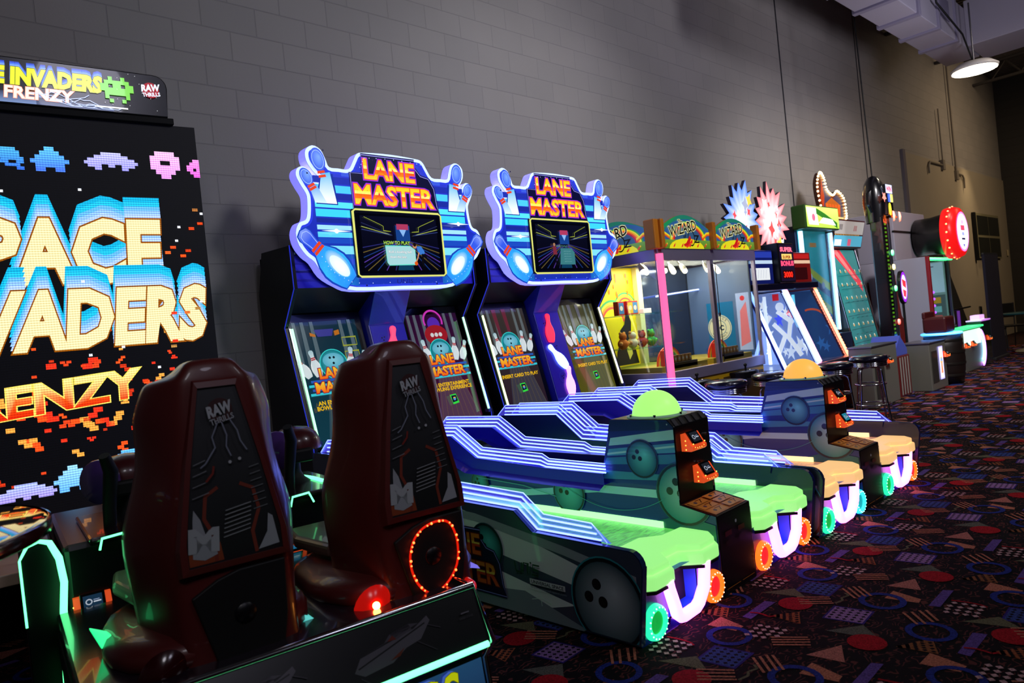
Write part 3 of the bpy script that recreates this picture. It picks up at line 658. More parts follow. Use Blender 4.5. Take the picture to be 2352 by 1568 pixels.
def monitor_art(a, x0, x1, z0, z1, kind):
    W = x1-x0; cx = (x0+x1)/2; H = z1-z0; q = lambda u, v: (x0+W*u, z0+H*v)
    pal = [('#0a2a3a', '#123c4a', '#9ab85a'), ('#2a0a30', '#4a1438', '#c030d0'), ('#3a3430', '#2a1a2a', '#7a8a8a'), ('#3a3a20', '#565418', '#a8b8a0')][kind]
    a.rect(x0, z0, x1, z1, pal[1], pal[0])
    a.poly([q(.18, 0), q(.98, 0), q(.66, .62), q(.42, .62)], mixc(lin(pal[1]), lin('#8090a0'), .12))
    for k in range(8): a.line([q(.22+k*.105, 0), q(.43+k*.033, .60)], .003, mixc(lin(pal[1]), lin('#c0b060'), .2))
    for k, u in enumerate((.02, .14, .28, .72, .86)): a.poly([q(u, .62), q(u+.07, .62), q(u+.05, 1), q(u+.0, 1)], mixc(lin(pal[0]), lin('#a0b8c0'), .25))
    if kind == 0:
        for (u, v) in ((.72, .78), (.72, .66)): a.line([q(u, v), q(u+.22, v), q(u+.22, v+.07), q(u, v+.07)], .006, '#a0a838', True)
        a.poly([q(.32, .93), q(.62, .93), q(.58, .87), q(.36, .87)], '#3a3a90'); a.poly([q(.25, .91), q(.33, .89), q(.33, .87), q(.25, .88)], '#c0701c'); a.poly([q(.62, .91), q(.70, .92), q(.70, .88), q(.62, .87)], '#c0701c')
    elif kind == 1:
        a.ring(*q(.5, .93), W*.16, W*.19, '#d83ac0', n=20, a0=-20, a1=200); a.disc(*q(.5, .90), W*.12, '#5a2ab0', n=16); a.disc(*q(.5, .80), W*.22, '#a01c28', n=20, ry=W*.16)
        for u in (.42, .5, .58): a.disc(*q(u, .80), W*.035, '#d8d8d8', n=10)
    else:
        for u in (.30, .52): a.poly([q(u, .72), q(u+.06, .72), q(u+.05, 1), q(u-.04, 1)], '#6a2a3a' if kind == 2 else '#5a5a68')
    # ball and pins
    bx, bz = q(.5, .635); rr = W*.20
    for s in (-1, 1):
        for (dx, dz, ro, h) in ((.40, -.12, .45, .32), (.26, -.12, .16, .36)): draw_pin(a, bx+s*dx*W*.95, bz+dz*H*.75, h*W*1.05, -s*ro, '#ffffff', '#a8c8d0', '#405860', '#b82830')
    a.disc(bx, bz, rr*1.06, '#3ce0d8', n=28); a.disc(bx, bz, rr, '#0c7a86', n=28, col2='#4ac0c8', off=(0, rr*.2)); a.disc(bx, bz+rr*.25, rr*.8, '#5ab4cc', n=24, ry=rr*.52, col2='#8ad0e0')
    for dx, dz in ((-.22, .45), (.08, .45), (-.02, .05)): a.disc(bx+dx*rr, bz+dz*rr, rr*.09, '#05202a', n=10)
    zb = z0+H*.47
    for i in range(4): a.rect(x0+W*(.06+.04*(i % 2)), zb-H*.075+i*H*.034, x1-W*(.04+.03*(i % 2)), zb-H*.075+i*H*.034+H*.020, ['#3ad0e0', '#2a60c0'][i % 2])
    lane_master_logo(a, cx, zb-H*.045, W*.74, FIRE_M, back=False, o1='#7a1a50', mid='#e04a28')
    if kind < 2: a.text('AN ENTERTAINMENT', cx, z0+H*.315, W*.055, '#ffc814', w=W*.74, bold=.03); a.text('BOWLING EXPERIENCE', cx, z0+H*.275, W*.055, '#ffc814', w=W*.80, bold=.03)
    else: a.text('INSERT CARD TO PLAY', cx, z0+H*.30, W*.055, '#ffc814', w=W*.82, bold=.03)
    u, v = q(.5, .19); k = W*.075; a.poly([(u-k, v+k*.9), (u+k*.6, v+k*1.0), (u+k, v-k*.9), (u-k*.6, v-k*1.1)], '#38e848'); k *= .72; a.poly([(u-k, v+k), (u+k*.8, v+k), (u+k, v-k*.7), (u-k*.9, v-k)], '#101430'); a.disc(u, v, k*.5, '#5a9ad8', n=8); a.rect(u-k*.4, v+k*.2, u+k*.4, v+k*.5, '#e8c040')

def reader(name, x, y, z, parent, lcd='#20242c', s=1.0, face=(0, -1)):
    """card reader: amber translucent wedge with a small black screen lying on its sloping top"""
    e = MB(); w_ = .075*s
    prof = [(0, -.045), (-.062, -.045), (-.072, -.035), (-.072, -.018), (-.060, -.010), (-.022, .050), (0, .052)]
    e.prism([(p[0]*s, p[1]*s) for p in prof], (x-w_, y, z), (0, 1, 0), (0, 0, 1), (1, 0, 0), 2*w_, G_AMBER)
    for (a, b) in ((-.8, .0), (-.62, -.02), (-.3, -.026), (0, -.026), (.3, -.026), (.62, -.02), (.8, 0)):
        e.ball((x+a*w_, y-.070*s, z+(b-.004)*s), .0040*s, AMB_DOT, 8)
    for b in (-.03, -.005, .02): e.ball((x-w_, y-.03*s, z+b*s-.004), .0040*s, AMB_DOT, 8)
    o = e.build(name, None, parent)
    U = Vector((1, 0, 0)); V = Vector((0, .038, .060)).normalized(); N = U.cross(V)
    O = Vector((x, y-.058*s, z-.008*s))
    MB().prism([(-.050*s, -.004*s), (.050*s, -.004*s), (.050*s, .078*s), (-.050*s, .078*s)], O, U, V, N, .010*s, mat('reader_black', '#050506', .15, coat=.6)).build('reader_body', None, o, .002)
    a = Art(O+N*.010*s, U, V); a.rect(-.038*s, .008*s, .038*s, .066*s, lcd); a.ring(-.016*s, .036*s, .009*s, .014*s, '#b8c0d0', n=12); a.rect(.002*s, .030*s, .032*s, .036*s, '#c8d0e0'); a.rect(.002*s, .040*s, .026*s, .044*s, '#8898b8')
    a.build('reader_screen', LCD, o); return o

def bowling_machine(loc, rz, label, P):
    t = thing('bowling_game', label, 'arcade game', loc, rz)
    HW, KW = .79, .155
    TB = mat('teal_blue_laminate', '#12315c', .25, coat=.5, spec=.5)
    # ---- outer side panels
    out = [(-.02, .02), (-.065, .34)]+arc(.0, .335, .062, 180, 95, 5)+[(.52, .405), (.63, .49), (1.56, .508), (1.78, .668), (2.44, .668), (2.44, .02)]
    for s in (-1, 1):
        x = s*HW; mb = MB(); mb.prism(out, (x-.014, 0, 0), (0, 1, 0), (0, 0, 1), (1, 0, 0), .028, NAVY if s > 0 else TB)
        pn = mb.build('side_panel', None, t, .003)
        if s < 0 or P['last']:
            if s < 0: a = Art((x-.0145, 0, 0), (0, -1, 0), (0, 0, 1))
            else: a = Art((x+.0145, 0, 0), (0, 1, 0), (0, 0, 1))
            g = (lambda y, z: (-y, z)) if s < 0 else (lambda y, z: (y, z))
            pg = lambda L, c: a.poly([g(*p) for p in L], c)
            base = [(y, z) for y, z in inset(out, .004)]
            pg(base, '#3c465c')
            cl = '#e0e8ec'; dk = '#10141f'
            pg([(2.3, .46), (2.3, .30), (.9, .30), (.0, .16), (-.03, .22), (.6, .38), (1.0, .46)], cl)
            pg([(2.3, .22), (2.3, .08), (1.0, .04), (.65, .03), (.3, .12), (.9, .22)], cl)
            pg([(-.03, .30), (.35, .37), (.9, .45), (1.4, .47), (1.4, .44), (.9, .41), (.35, .33), (-.03, .26)], '#98a4b0')
            pg([(1.5, .02), (1.5, .045), (.6, .13), (.25, .03), (.27, .02)], '#808a98')
            c2 = '#30c4b8'
            a.ring(*g(.85, .42), .52, .524, c2, n=60, a0=(180 if s < 0 else 180), a1=300)
            a.line([g(.56, .10), g(.50, .115), g(.44, .10)], .003, '#d8f0e8'); a.line([g(.50, .14), g(.50, .08)], .003, '#d8f0e8')
            a.clips = [ccw([g(*p) for p in [(-.015, .03), (-.058, .33), (-.04, .38), (.02, .392), (.9, .40), (.9, .03)]])]; bowling_ball_art(a, *g(.125, .165), .17, '#c0ccd8', '#3c5864', ring='#3098a8'); a.clips = None
            bowling_ball_art(a, *g(.83, .30), .10, '#50c0c0', '#1c4c54', ring='#184a58')
            if s < 0:
                lane_master_logo(a, -1.01, .135, .52, FIRE2, o1='#1a0808', mid='#6a1410')
                unis_logo(a, -.64, .218, .045, '#0c2018'); a.rect(-.55, .176, -.34, .200, '#cfd4d8'); a.text('UNIVERSAL SPACE', -.445, .180, .015, '#28323c', w=.19, bold=.02); a.text('www.universal-space.com', -.44, .158, .010, '#8a94a0', w=.21)
            a.build('panel_graphic', PRINT, pn)
        rail('acrylic_rail', s*(HW-.018), R_TOP, R_BOT, t)
        # bracket strip under the rail, inside
        mb = MB(); xx = s*(HW-.026)
        for (a_, b_) in zip(R_BOT[1:-1], R_BOT[2:]): mb.add([(xx, a_[0], a_[1]), (xx, b_[0], b_[1]), (xx, b_[0]+.012, b_[1]-.045), (xx, a_[0]+.012, a_[1]-.045)], [(0, 1, 2, 3)], NAVY)
        mb.build('rail_bracket', None, t)
    # ---- centre control tower and divider
    kout = [(-.017, .0), (-.017, .371), (.17, .405), (.163, .775), (.20, .811), (.54, .806), (.64, .47), (2.44, .47), (2.44, 0)]
    mb = MB(); mb.prism(kout, (-KW, 0, 0), (0, 1, 0), (0, 0, 1), (1, 0, 0), 2*KW, BLACK); tower = mb.build('control_tower', None, t, .006)
    for s in (-1, 1):
        a = Art((s*(KW+.0012), 0, 0), (0, -1, 0) if s < 0 else (0, 1, 0), (0, 0, 1)); g = (lambda y, z: (-y, z)) if s < 0 else (lambda y, z: (y, z)); pg = lambda L, c: a.poly([g(*p) for p in L], c)
        a.clips = [ccw([g(*p) for p in L]) for L in ([(.167, .405), (.167, .775), (.20, .808), (.54, .803), (.64, .468), (.64, .405)], [(-.016, .0), (-.016, .369), (.16, .405), (.64, .405), (.64, .0)], [(.64, .0), (.64, .468), (2.43, .468), (2.43, .0)])]
        pg(inset(kout, .004), '#142e86'); dk, md, lt = '#0e1c50', '#58a8cc', '#c4ecf0'
        pg([(.56, .80), (.195, .803), (.165, .775), (.165, .765), (.565, .745)], '#12205c')
        pg([(.545, .712), (.165, .764), (.165, .716), (.56, .672)], lt)
        pg([(.563, .655), (.165, .700), (.165, .655), (.575, .62)], md); pg([(.572, .635), (.165, .690), (.165, .68), (.575, .625)], lt)
        pg([(.58, .61), (.165, .648), (.165, .60), (.60, .575)], '#3c88b0')
        pg([(.60, .545), (.168, .545), (.168, .52), (.615, .50)], '#4894b4')
        pg([(2.40, .40), (1.2, .395), (.65, .465), (.165, .47), (.165, .43), (.66, .425), (1.2, .36), (2.40, .36)], lt)
        pg([(2.40, .33), (1.3, .32), (.5, .31), (.5, .27), (1.3, .27), (2.40, .28)], '#3478a0')
        pg([(.16, .36), (-.01, .33), (-.01, .10), (.5, .10), (.5, .26)], '#1c6a74')
        bowling_ball_art(a, *g(.36, .615), .085, '#78e0e0', '#165878', ring='#1c3c7c')
        bowling_ball_art(a, *g(.14, .46), .135, '#d0ecec', '#30888c', ring='#16586c')
        bowling_ball_art(a, *g(.86, .405), .10, '#80e8d0', '#1c6c7c', ring='#28708a'); bowling_ball_art(a, *g(1.58, .40), .07, '#38a0a8', '#123c5a', ring='#28607a')
        a.line([g(1.6, .44), g(1.2, .42), g(.95, .38)], .004, '#68b8b8'); a.ring(*g(.55, .95), .60, .603, '#4aa0a8', n=40, a0=235, a1=300)
        for yy, zz in ((.56, .79), (.19, .79), (.60, .46)): a.disc(*g(yy, zz), .004, '#c8c8d0', n=8)
        a.build('tower_graphic', PRINT, tower)
    # ledge instructions
    U2, V2 = (1, 0, 0), (0, .9839, .1789)
    a = Art((0, -.017, .3715), U2, V2); a.rect(-.14, .012, .14, .18, '#d89040'); 
    for i in range(2):
        for j in range(3): a.rect(-.13+i*.135, .022+j*.052, -.13+i*.135+.125, .022+j*.052+.045, '#f0b050'); a.disc(-.09+i*.135, .045+j*.052, .010, '#2a4a70', n=8); a.line([(-.06+i*.135, .03+j*.052), (-.03+i*.135, .06+j*.052)], .004, '#1a1010'); a.rect(-.075+i*.135, .056+j*.052, -.02+i*.135, .060+j*.052, '#802010')
    a.build('instruction_panel', PRINT, tower)
    a = Art((0, -.0175, 0), (1, 0, 0), (0, 0, 1)); 
    for x in (-.07, .05): a.rect(x-.03, .262, x+.03, .285, '#5a1010'); a.rect(x-.03, .22, x+.03, .243, '#200808')
    a.line([(-.13, .03), (-.005, .03)], .003, '#c87828'); a.line([(.015, .03), (.13, .03)], .003, '#c87828'); a.line([(-.145, .01), (.145, .01), (.145, .345), (-.145, .345)], .002, '#26262e', True); a.disc(0, .315, .008, '#c0c0c8', n=10)
    a = Art((0, .1625, .775), (1, 0, 0), (0, .7165, .6976), mb=a.mb)
    for k in range(5): a.poly([(-.14+k*.06, .002), (-.11+k*.06, .002), (-.10+k*.06, .045), (-.13+k*.06, .045)], ['#34343e', '#22222c'][k % 2])
    a.build('service_door_markings', PRINTM, tower)
    MB().tube([(.11, .163, .70), (.11, .150, .70)], .008, CHROME).build('lock', None, tower); MB().tube([(.02, .163, .575), (.02, .150, .575)], .008, CHROME).build('lock', None, tower)
    reader('card_reader', -.05, .160, .690, t, P['lcd'][0], .84); reader('card_reader', .03, .160, .525, t, P['lcd'][1], .84)
    # dome
    dm = MB(); dm.ball((0, .36, .813), .122, glow('dome_'+P['c'], P['dome'], P['dome_s'], P['dome']), 32, half=True, sz=1.0); dome = dm.build('dome_light', None, t)
    MB().lathe([(.128, 0), (.15, 0), (.15, .006), (.128, .012)], c=(0, .36, .807), m=mat('clear_flange', '#b8d8c0', .2, emit='#80c090', es=.15), n=32).build('flange', None, dome)  # flange emits a little so it looks lighter; it is no lamp
    mb = MB()
    for k in range(6): an = R(30+60*k); mb.tube([(.14*math.cos(an), .36+.14*math.sin(an), .81), (.14*math.cos(an), .36+.14*math.sin(an), .826)], .007, CHROME)
    mb.build('flange_screws', None, dome)
    # upper rails on the divider with their blue trough
    TR = mat('blue_trough', '#2418b8', .35, coat=.3)
    for s in (-1, 1):
        rail('acrylic_rail', s*(KW+.03), C_TOP, C_BOT, t, False)
        mb = MB(); x0 = s*KW; x1 = s*(KW+.045)
        L = [(.58, .535), (.99, .54), (1.56, .565), (1.78, .69), (2.36, .68)]; L2 = [(.58, .478), (.99, .482), (1.62, .50), (1.90, .60), (2.36, .60)]
        for (p, q, p2, q2) in zip(L, L[1:], L2, L2[1:]):
            mb.add([(x1, *p), (x1, *q), (x1, *q2), (x1, *p2)], [(0, 1, 2, 3)], TR); mb.add([(x1, *p2), (x1, *q2), (x0, *q2), (x0, *p2)], [(0, 1, 2, 3)], TR); mb.add([(x1, *p), (x1, *q), (x0, *q), (x0, *p)], [(0, 1, 2, 3)], TR)
            mb.add([(x1, *p2), (x1, *q2), (x1+s*.045, q2[0], q2[1]-.022), (x1+s*.045, p2[0], p2[1]-.022)], [(0, 1, 2, 3)], TR)
        mb.build('rail_trough', None, t)
        MB().box(min(s*KW, s*(KW-.05)), max(s*KW, s*(KW-.05)), .63, 2.42, .46, .56, NAVY).build('divider_cap', None, t, .003)
    # ---- lanes
    for s in (-1, 1):
        cx = s*.465; gc = P['lip']
        lane = MB().box(cx-.30, cx+.30, .18, 2.40, .255, .288, art_lane(P['c'], gc)).build('lane_surface', None, t)
        for q in (-1, 1):
            mb = MB(); mb.tube([(cx+q*.305, .27, .300), (cx+q*.305, 2.42, .300)], .017, glow('lane_edge_'+P['c'], P['edge'], 1.6, gc), 10); er = mb.build('lane_edge_light', None, t)
        lo = [(-.315, .02), (-.245, -.052), (-.115, -.055), (-.05, .025), (.05, .025), (.115, -.055), (.245, -.052), (.315, .02), (.315, .19), (.16, .20), (.08, .27), (-.08, .27), (-.16, .20), (-.315, .19)]
        lo = [(cx+a_, b_) for a_, b_ in lo]; lm = glow('lip_'+P['c'], gc, .85, gc)
        mb = MB(); mb.prism(lo, (0, 0, .214), (1, 0, 0), (0, 1, 0), (0, 0, 1), .060, lm); l1 = mb.build('ball_lip', None, t, .012, 3)
        mb = MB(); mb.prism(inset(lo, .016), (0, 0, .272), (1, 0, 0), (0, 1, 0), (0, 0, 1), .033, lm); mb.build('raised_pad', None, l1, .010, 3)
        mb = MB(); mb.prism(inset(lo, .006), (0, 0, .200), (1, 0, 0), (0, 1, 0), (0, 0, 1), .013, BLACKM); mb.build('lip_base', None, l1)
        # front face with recess
        mb = MB(); F_ = mat('front_blue_panel', '#1a1f8c', .3, coat=.4)
        x0, x1 = (cx-.31, cx+.31); rx = .115
        for (a_, b_, c_, d_) in ((x0, cx-rx, 0, .235), (cx+rx, x1, 0, .235), (cx-rx, cx+rx, 0, .055)): mb.add([(a_, 0, c_), (b_, 0, c_), (b_, -.012, d_), (a_, -.012, d_)], [(0, 1, 2, 3)], F_)
        mb.build('front_panel', None, t)
        RB = mat('recess_blue', '#2c6cff', .35)
        mb = MB(); mb.add([(cx-rx, -.005, .235), (cx-rx, 0, .055), (cx-.06, .20, .09), (cx-.06, .20, .235), (cx+rx, -.005, .235), (cx+rx, 0, .055), (cx+.06, .20, .09), (cx+.06, .20, .235)], [(0, 1, 2, 3), (4, 7, 6, 5), (2, 6, 7, 3), (1, 5, 6, 2), (0, 3, 7, 4)], RB)
        rt = mb.build('ball_return', None, t)
        MB().tube([(cx-.08, .06, .228), (cx+.08, .06, .228)], .006, glow('recess_lamp', (.05, .20, 1.0), 14), 6).build('recess_lamp', None, rt)
        MB().tube([(cx-.145, -.035, .225), (cx-.135, -.033, .19), (cx-.09, -.030, .068), (cx-.065, -.029, .050), (cx-.04, -.029, .045), (cx+.05, -.029, .048), (cx+.08, -.029, .062), (cx+.125, -.031, .115), (cx+.14, -.033, .19), (cx+.145, -.035, .225)], .0258, G_PINK, 14).build('neon_loop', None, t)
        for q in (-1, 1):
            cxr = cx+q*.228; nm, c0, c1 = P['rings'][(0 if s < 0 else 2)+(0 if q < 0 else 1)]
            mb = MB(); ax = (0, -1, 0)
            mb.lathe([(.044, .006), (.048, .020), (.060, .024), (.070, .016), (.073, 0)], c=(cxr, -.012, .080), ax=ax, m=glow('ring_'+nm, c0, 1.9, c0), n=36); o = mb.build('ring_light', None, t)
            MB().lathe([(0, .008), (.030, .012), (.045, .010)], c=(cxr, -.012, .080), ax=ax, m=glow('ring_core_'+nm, c1, .8, c1), n=36).build('ring_lens', None, o)
            m2 = MB()
            for k in range(18): an = 2*math.pi*k/18; m2.ball((cxr+.061*math.cos(an), -.036, .080+.061*math.sin(an)), .0036, glow('ring_dot_'+nm, mixc(lin(c0), (1, 1, .7), .35), 2.6), 6)
            m2.build('ring_leds', None, o)
        MB().tube([(cx-.30, 2.28, .46), (cx+.30, 2.28, .46)], .035, BLACK, 12).build('roller', None, t)
        MB().box(cx-.30, cx+.30, 2.36, 2.43, .28, .66, BLACKM).build('back_stop', None, t)
    MB().box(-.77, .77, .05, 2.40, .0, .25, BLACKM).build('plinth', None, t)
    # ---- tall rear cabinet
    cout = [(2.44, 0), (2.44, .70), (2.66, 1.48), (2.48, 1.72), (2.485, 2.0), (2.88, 2.01), (2.98, 1.73), (2.98, 0)]
    CB = mat('cabinet_blue', '#2c2cb8', .3, coat=.4)
    for s in (-1, 1):
        mb = MB(); mb.prism(cout, (s*.775-.015, 0, 0), (0, 1, 0), (0, 0, 1), (1, 0, 0), .03, BLACK); p_ = mb.build('cabinet_side', None, t, .003)
        e = [(y-.0015, z) for y, z in cout[:5]]
        MB().tube([(s*.775-.014, y, z) for y, z in e], .0035, mat('blue_edge_trim', '#3848e8', .3, emit='#3040ff', es=.35), 6).build('edge_trim', None, p_)
        xs = s*.745
        mb = MB(); mb.tube([(xs, 2.445, .73), (xs, 2.645, 1.47)], .0085, glow('strip_'+P['c']+('l' if s < 0 else 'r'), P['strip'][0 if s < 0 else 1], 2.2), 8); st = mb.build('led_strip', None, t)
        MB().box(xs-.018, xs+.018, 2.43, 2.47, .705, .73, NAVY).build('strip_end', None, st)
        # chrome reflector strip behind
        mb = MB(); frame_box(mb, (s*.758, 2.462, .73), (s*.758, 2.662, 1.47), .012, .03, mat('reflector', '#b8c8c0', .15, .9)); mb.build('reflector', None, st)
    mb = MB(); kc = [(2.44, .47), (2.45, .70), (2.64, 1.46), (2.50, 1.72), (2.50, 1.98), (2.9, 1.98), (2.9, .47)]
    mb.prism(kc, (-KW, 0, 0), (0, 1, 0), (0, 0, 1), (1, 0, 0), 2*KW, CB); colm = mb.build('centre_column', None, t, .004)
    dirc = Vector((0, .19, .76)).normalized(); a = Art((0, 2.449, .70), (1, 0, 0), tuple(dirc)); a.rect(-.148, .01, .148, .77, '#2a1ca0', '#3428d0')
    for x, z, r_ in ((-.06, .67, .05), (.0, .45, .04), (-.02, .18, .05)): a.ring(x, z, r_*.9, r_, '#3a40c8', n=20); a.disc(x-.01, z+.01, .006, '#0a0a30', n=8); a.disc(x+.012, z+.015, .006, '#0a0a30', n=8); a.disc(x+.002, z-.008, .006, '#0a0a30', n=8)
    a.build('column_graphic', PRINT, colm)
    for k, (px, pz, ro, cn, cc, es) in enumerate(P['pins']):
        pts = pin_pts(px, pz, .27, ro); mb = MB(); O = Vector((0, 2.449, .70)); nn = Vector((1, 0, 0)).cross(dirc)
        mb.prism(pts, O+nn*.002, (1, 0, 0), dirc, nn, .022, glow('pin_'+cn, cc, es, cc)); mb.build('pin_light', None, t, .009, 3)
    # hood
    for s in (-1, 1):
        mb = MB()
        x0, x1 = (s*KW, s*.76) if s > 0 else (s*.76, s*KW)
        mb.add([(x0, 2.50, 1.725), (x1, 2.50, 1.725), (x1, 2.505, 1.985), (x0, 2.505, 1.985)], [(0, 1, 2, 3)], mat('hood_blue', '#4034e0', .3, coat=.4))
        mb.add([(x0, 2.50, 1.725), (x1, 2.50, 1.725), (x1, 2.76, 1.56), (x0, 2.76, 1.56)], [(3, 2, 1, 0)], BLACK)
        mb.add([(x0, 2.505, 1.985), (x1, 2.505, 1.985), (x1, 2.9, 1.985), (x0, 2.9, 1.985)], [(0, 1, 2, 3)], BLACK)
        hood = mb.build('hood', None, t)
        a = Art((0, 2.50, 0), (1, 0, 0), (0, 0, 1), z=.0015); xa, xb = sorted((s*.158, s*.757)); a.clips = [[(xa, 1.73), (xb, 1.73), (xb, 1.98), (xa, 1.98)]]
        for k in range(4): a.line([(s*.20, 1.76+k*.06), (s*.77, 1.78+k*.055)], .012, ['#3a2cc0', '#1c1478'][k % 2])
        a.ring(s*.72, 2.12, .28, .282, '#8a90e8', n=30, a0=(180 if s > 0 else 225), a1=(315 if s > 0 else 360))
        a.disc(s*.60, 1.80, .008, '#c0c8ff', n=8); a.disc(s*.75, 1.95, .008, '#c0c8ff', n=8)
        a.build('hood_graphic', PRINT, hood)
    MB().box(-.76, .76, 2.86, 2.975, .30, 1.98, BLACKM).build('cabinet_back', None, t)
    for i, s in enumerate((-1, 1)):
        x0, x1 = (.17, .74) if s > 0 else (-.74, -.17)
        Z = Vector((0, .215, .845)).normalized(); O = Vector((0, 2.505, .68)); N = Vector((1, 0, 0)).cross(Z)
        mb = MB(); mb.prism([(x0, -.02), (x1, -.02), (x1, .92), (x0, .92)], O-N*.04, (1, 0, 0), Z, N, .038, mat('monitor_black', '#060608', .2, coat=.5)); mo = mb.build('monitor', None, t, .003)
        a = Art(O, (1, 0, 0), Z); monitor_art(a, x0+.05*(1 if s > 0 else .3), x1-.05*(.3 if s > 0 else 1), .0, .86, P['mon'][i]); a.build('monitor_picture', LCD, mo)
    marquee(t, P, P['scr'])
    return t
def art_lane(c, col):
    nm = 'lane_'+c
    if nm in _m: return _m[nm]
    m = bpy.data.materials.new(nm); m.use_nodes = True; nt = m.node_tree; b = nt.nodes['Principled BSDF']; L = nt.links
    tc = nt.nodes.new('ShaderNodeTexCoord'); mp = nt.nodes.new('ShaderNodeMapping'); mp.inputs['Scale'].default_value = (1, 6, 1); L.new(tc.outputs['Object'], mp.inputs[0])
    n = nt.nodes.new('ShaderNodeTexNoise'); n.inputs['Scale'].default_value = 26; n.inputs['Detail'].default_value = 3; L.new(mp.outputs[0], n.inputs['Vector'])
    wv = nt.nodes.new('ShaderNodeTexWave'); wv.bands_direction = 'Y'; wv.inputs['Scale'].default_value = 30; L.new(tc.outputs['Object'], wv.inputs['Vector'])
    r_ = nt.nodes.new('ShaderNodeValToRGB'); r_.color_ramp.elements[0].position = .35; r_.color_ramp.elements[1].position = .75; r_.color_ramp.elements[0].color = (*lin(col, .25), 1); r_.color_ramp.elements[1].color = (*lin(col, 1), 1); L.new(n.outputs[0], r_.inputs[0])
    mx = nt.nodes.new('ShaderNodeMix'); mx.data_type = 'RGBA'; mx.blend_type = 'MULTIPLY'; mx.inputs[0].default_value = .35; L.new(r_.outputs[0], mx.inputs[6]); L.new(wv.outputs['Color'], mx.inputs[7])
    L.new(mx.outputs[2], b.inputs['Emission Color']); b.inputs['Emission Strength'].default_value = 1.1; b.inputs['Base Color'].default_value = (.5, .5, .5, 1); b.inputs['Roughness'].default_value = .3
    _m[nm] = m; return m

RG = ('green', '#20e890', '#10a840'); RO = ('orange', '#ff6418', '#ff2430'); RC = ('cyan', '#30e0e0', '#18a8b0')
bowling_machine((2.972, 1.80, 0), R(1.3), 'two-lane bowling game nearest the camera, with a glowing green dome and green ball lips', dict(c='green', last=False, lcd=('#20242c', '#20242c'), dome=(.42, .95, .20), dome_s=.95, lip=(.36, .95, .25), edge=(.34, 1.0, .34), rings=[RG, RO, RO, RO], strip=((.28, 1.0, .36), (.28, 1.0, .42)), mon=(0, 1), scr=0,
    pins=[(-.02, .50, -.22, 'rose', '#ff4870', 1.0), (-.04, .27, .62, 'violet', '#5a4cff', .9), (-.01, .02, -.1, 'violet2', '#6a50ff', .9)]))
bowling_machine((4.60, 1.79, 0), R(.3), 'two-lane bowling game farther along the wall, with a glowing cream-orange dome and cream ball lips', dict(c='cream', last=True, lcd=('#20242c', '#2a90a8'), dome='#ffb44e', dome_s=.95, lip=(.95, .56, .22), edge=(1.0, .66, .30), rings=[RG, RC, RG, RO], strip=((.75, 1.0, .34), (1.0, .86, .48)), mon=(2, 3), scr=1,
    pins=[(-.05, .50, -.16, 'red', '#ff2848', 1.3), (.06, .26, .62, 'ice', '#9ab4ff', 2.6), (.02, .01, -.2, 'pinkwhite', '#ff8ae8', 2.6)]))

# ================================================================== giant-screen shooting game with two seats
CREAM = mat('cream_ledge', '#e8c8b0', .35)
SEATM = mat('dark_red_plastic', '#5e1d1b', .38, coat=.25)
SEATB = mat('seat_black', '#070708', .6)
GREENLED = glow('green_tube', (.10, 1.0, .30), 3.2)
def pix(a, cx, cz, rows, s, col, col2=None):
    """a cluster of square pixels from text rows"""
    h = len(rows); w_ = max(len(q) for q in rows)
    for j, row in enumerate(rows):
        i = 0
        while i < len(row):
            if row[i] != '.':
                k = i
                while k < len(row) and row[k] != '.': k += 1
                c = col if col2 is None else mixc(lin(col), lin(col2), j/h)
                a.rect(cx+(i-w_/2)*s, cz+(h/2-j-1)*s, cx+(k-w_/2)*s, cz+(h/2-j)*s, c); a.z -= a.dz
                i = k
            i += 1
    a.z += a.dz
ROCK = ['...####...', '.########.', '##########', '####..####', '##########', '.########.', '..######..']
CLOUD = ['.....######.....', '...##########...', '.##############.', '################', '.####..##..####.', '...##......##...']
GEM = ['...##...', '..####..', '.######.', '########', '.######.', '.##..##.']
BLOCK = ['.####.', '######', '##..##', '######', '.####.', '..##..']
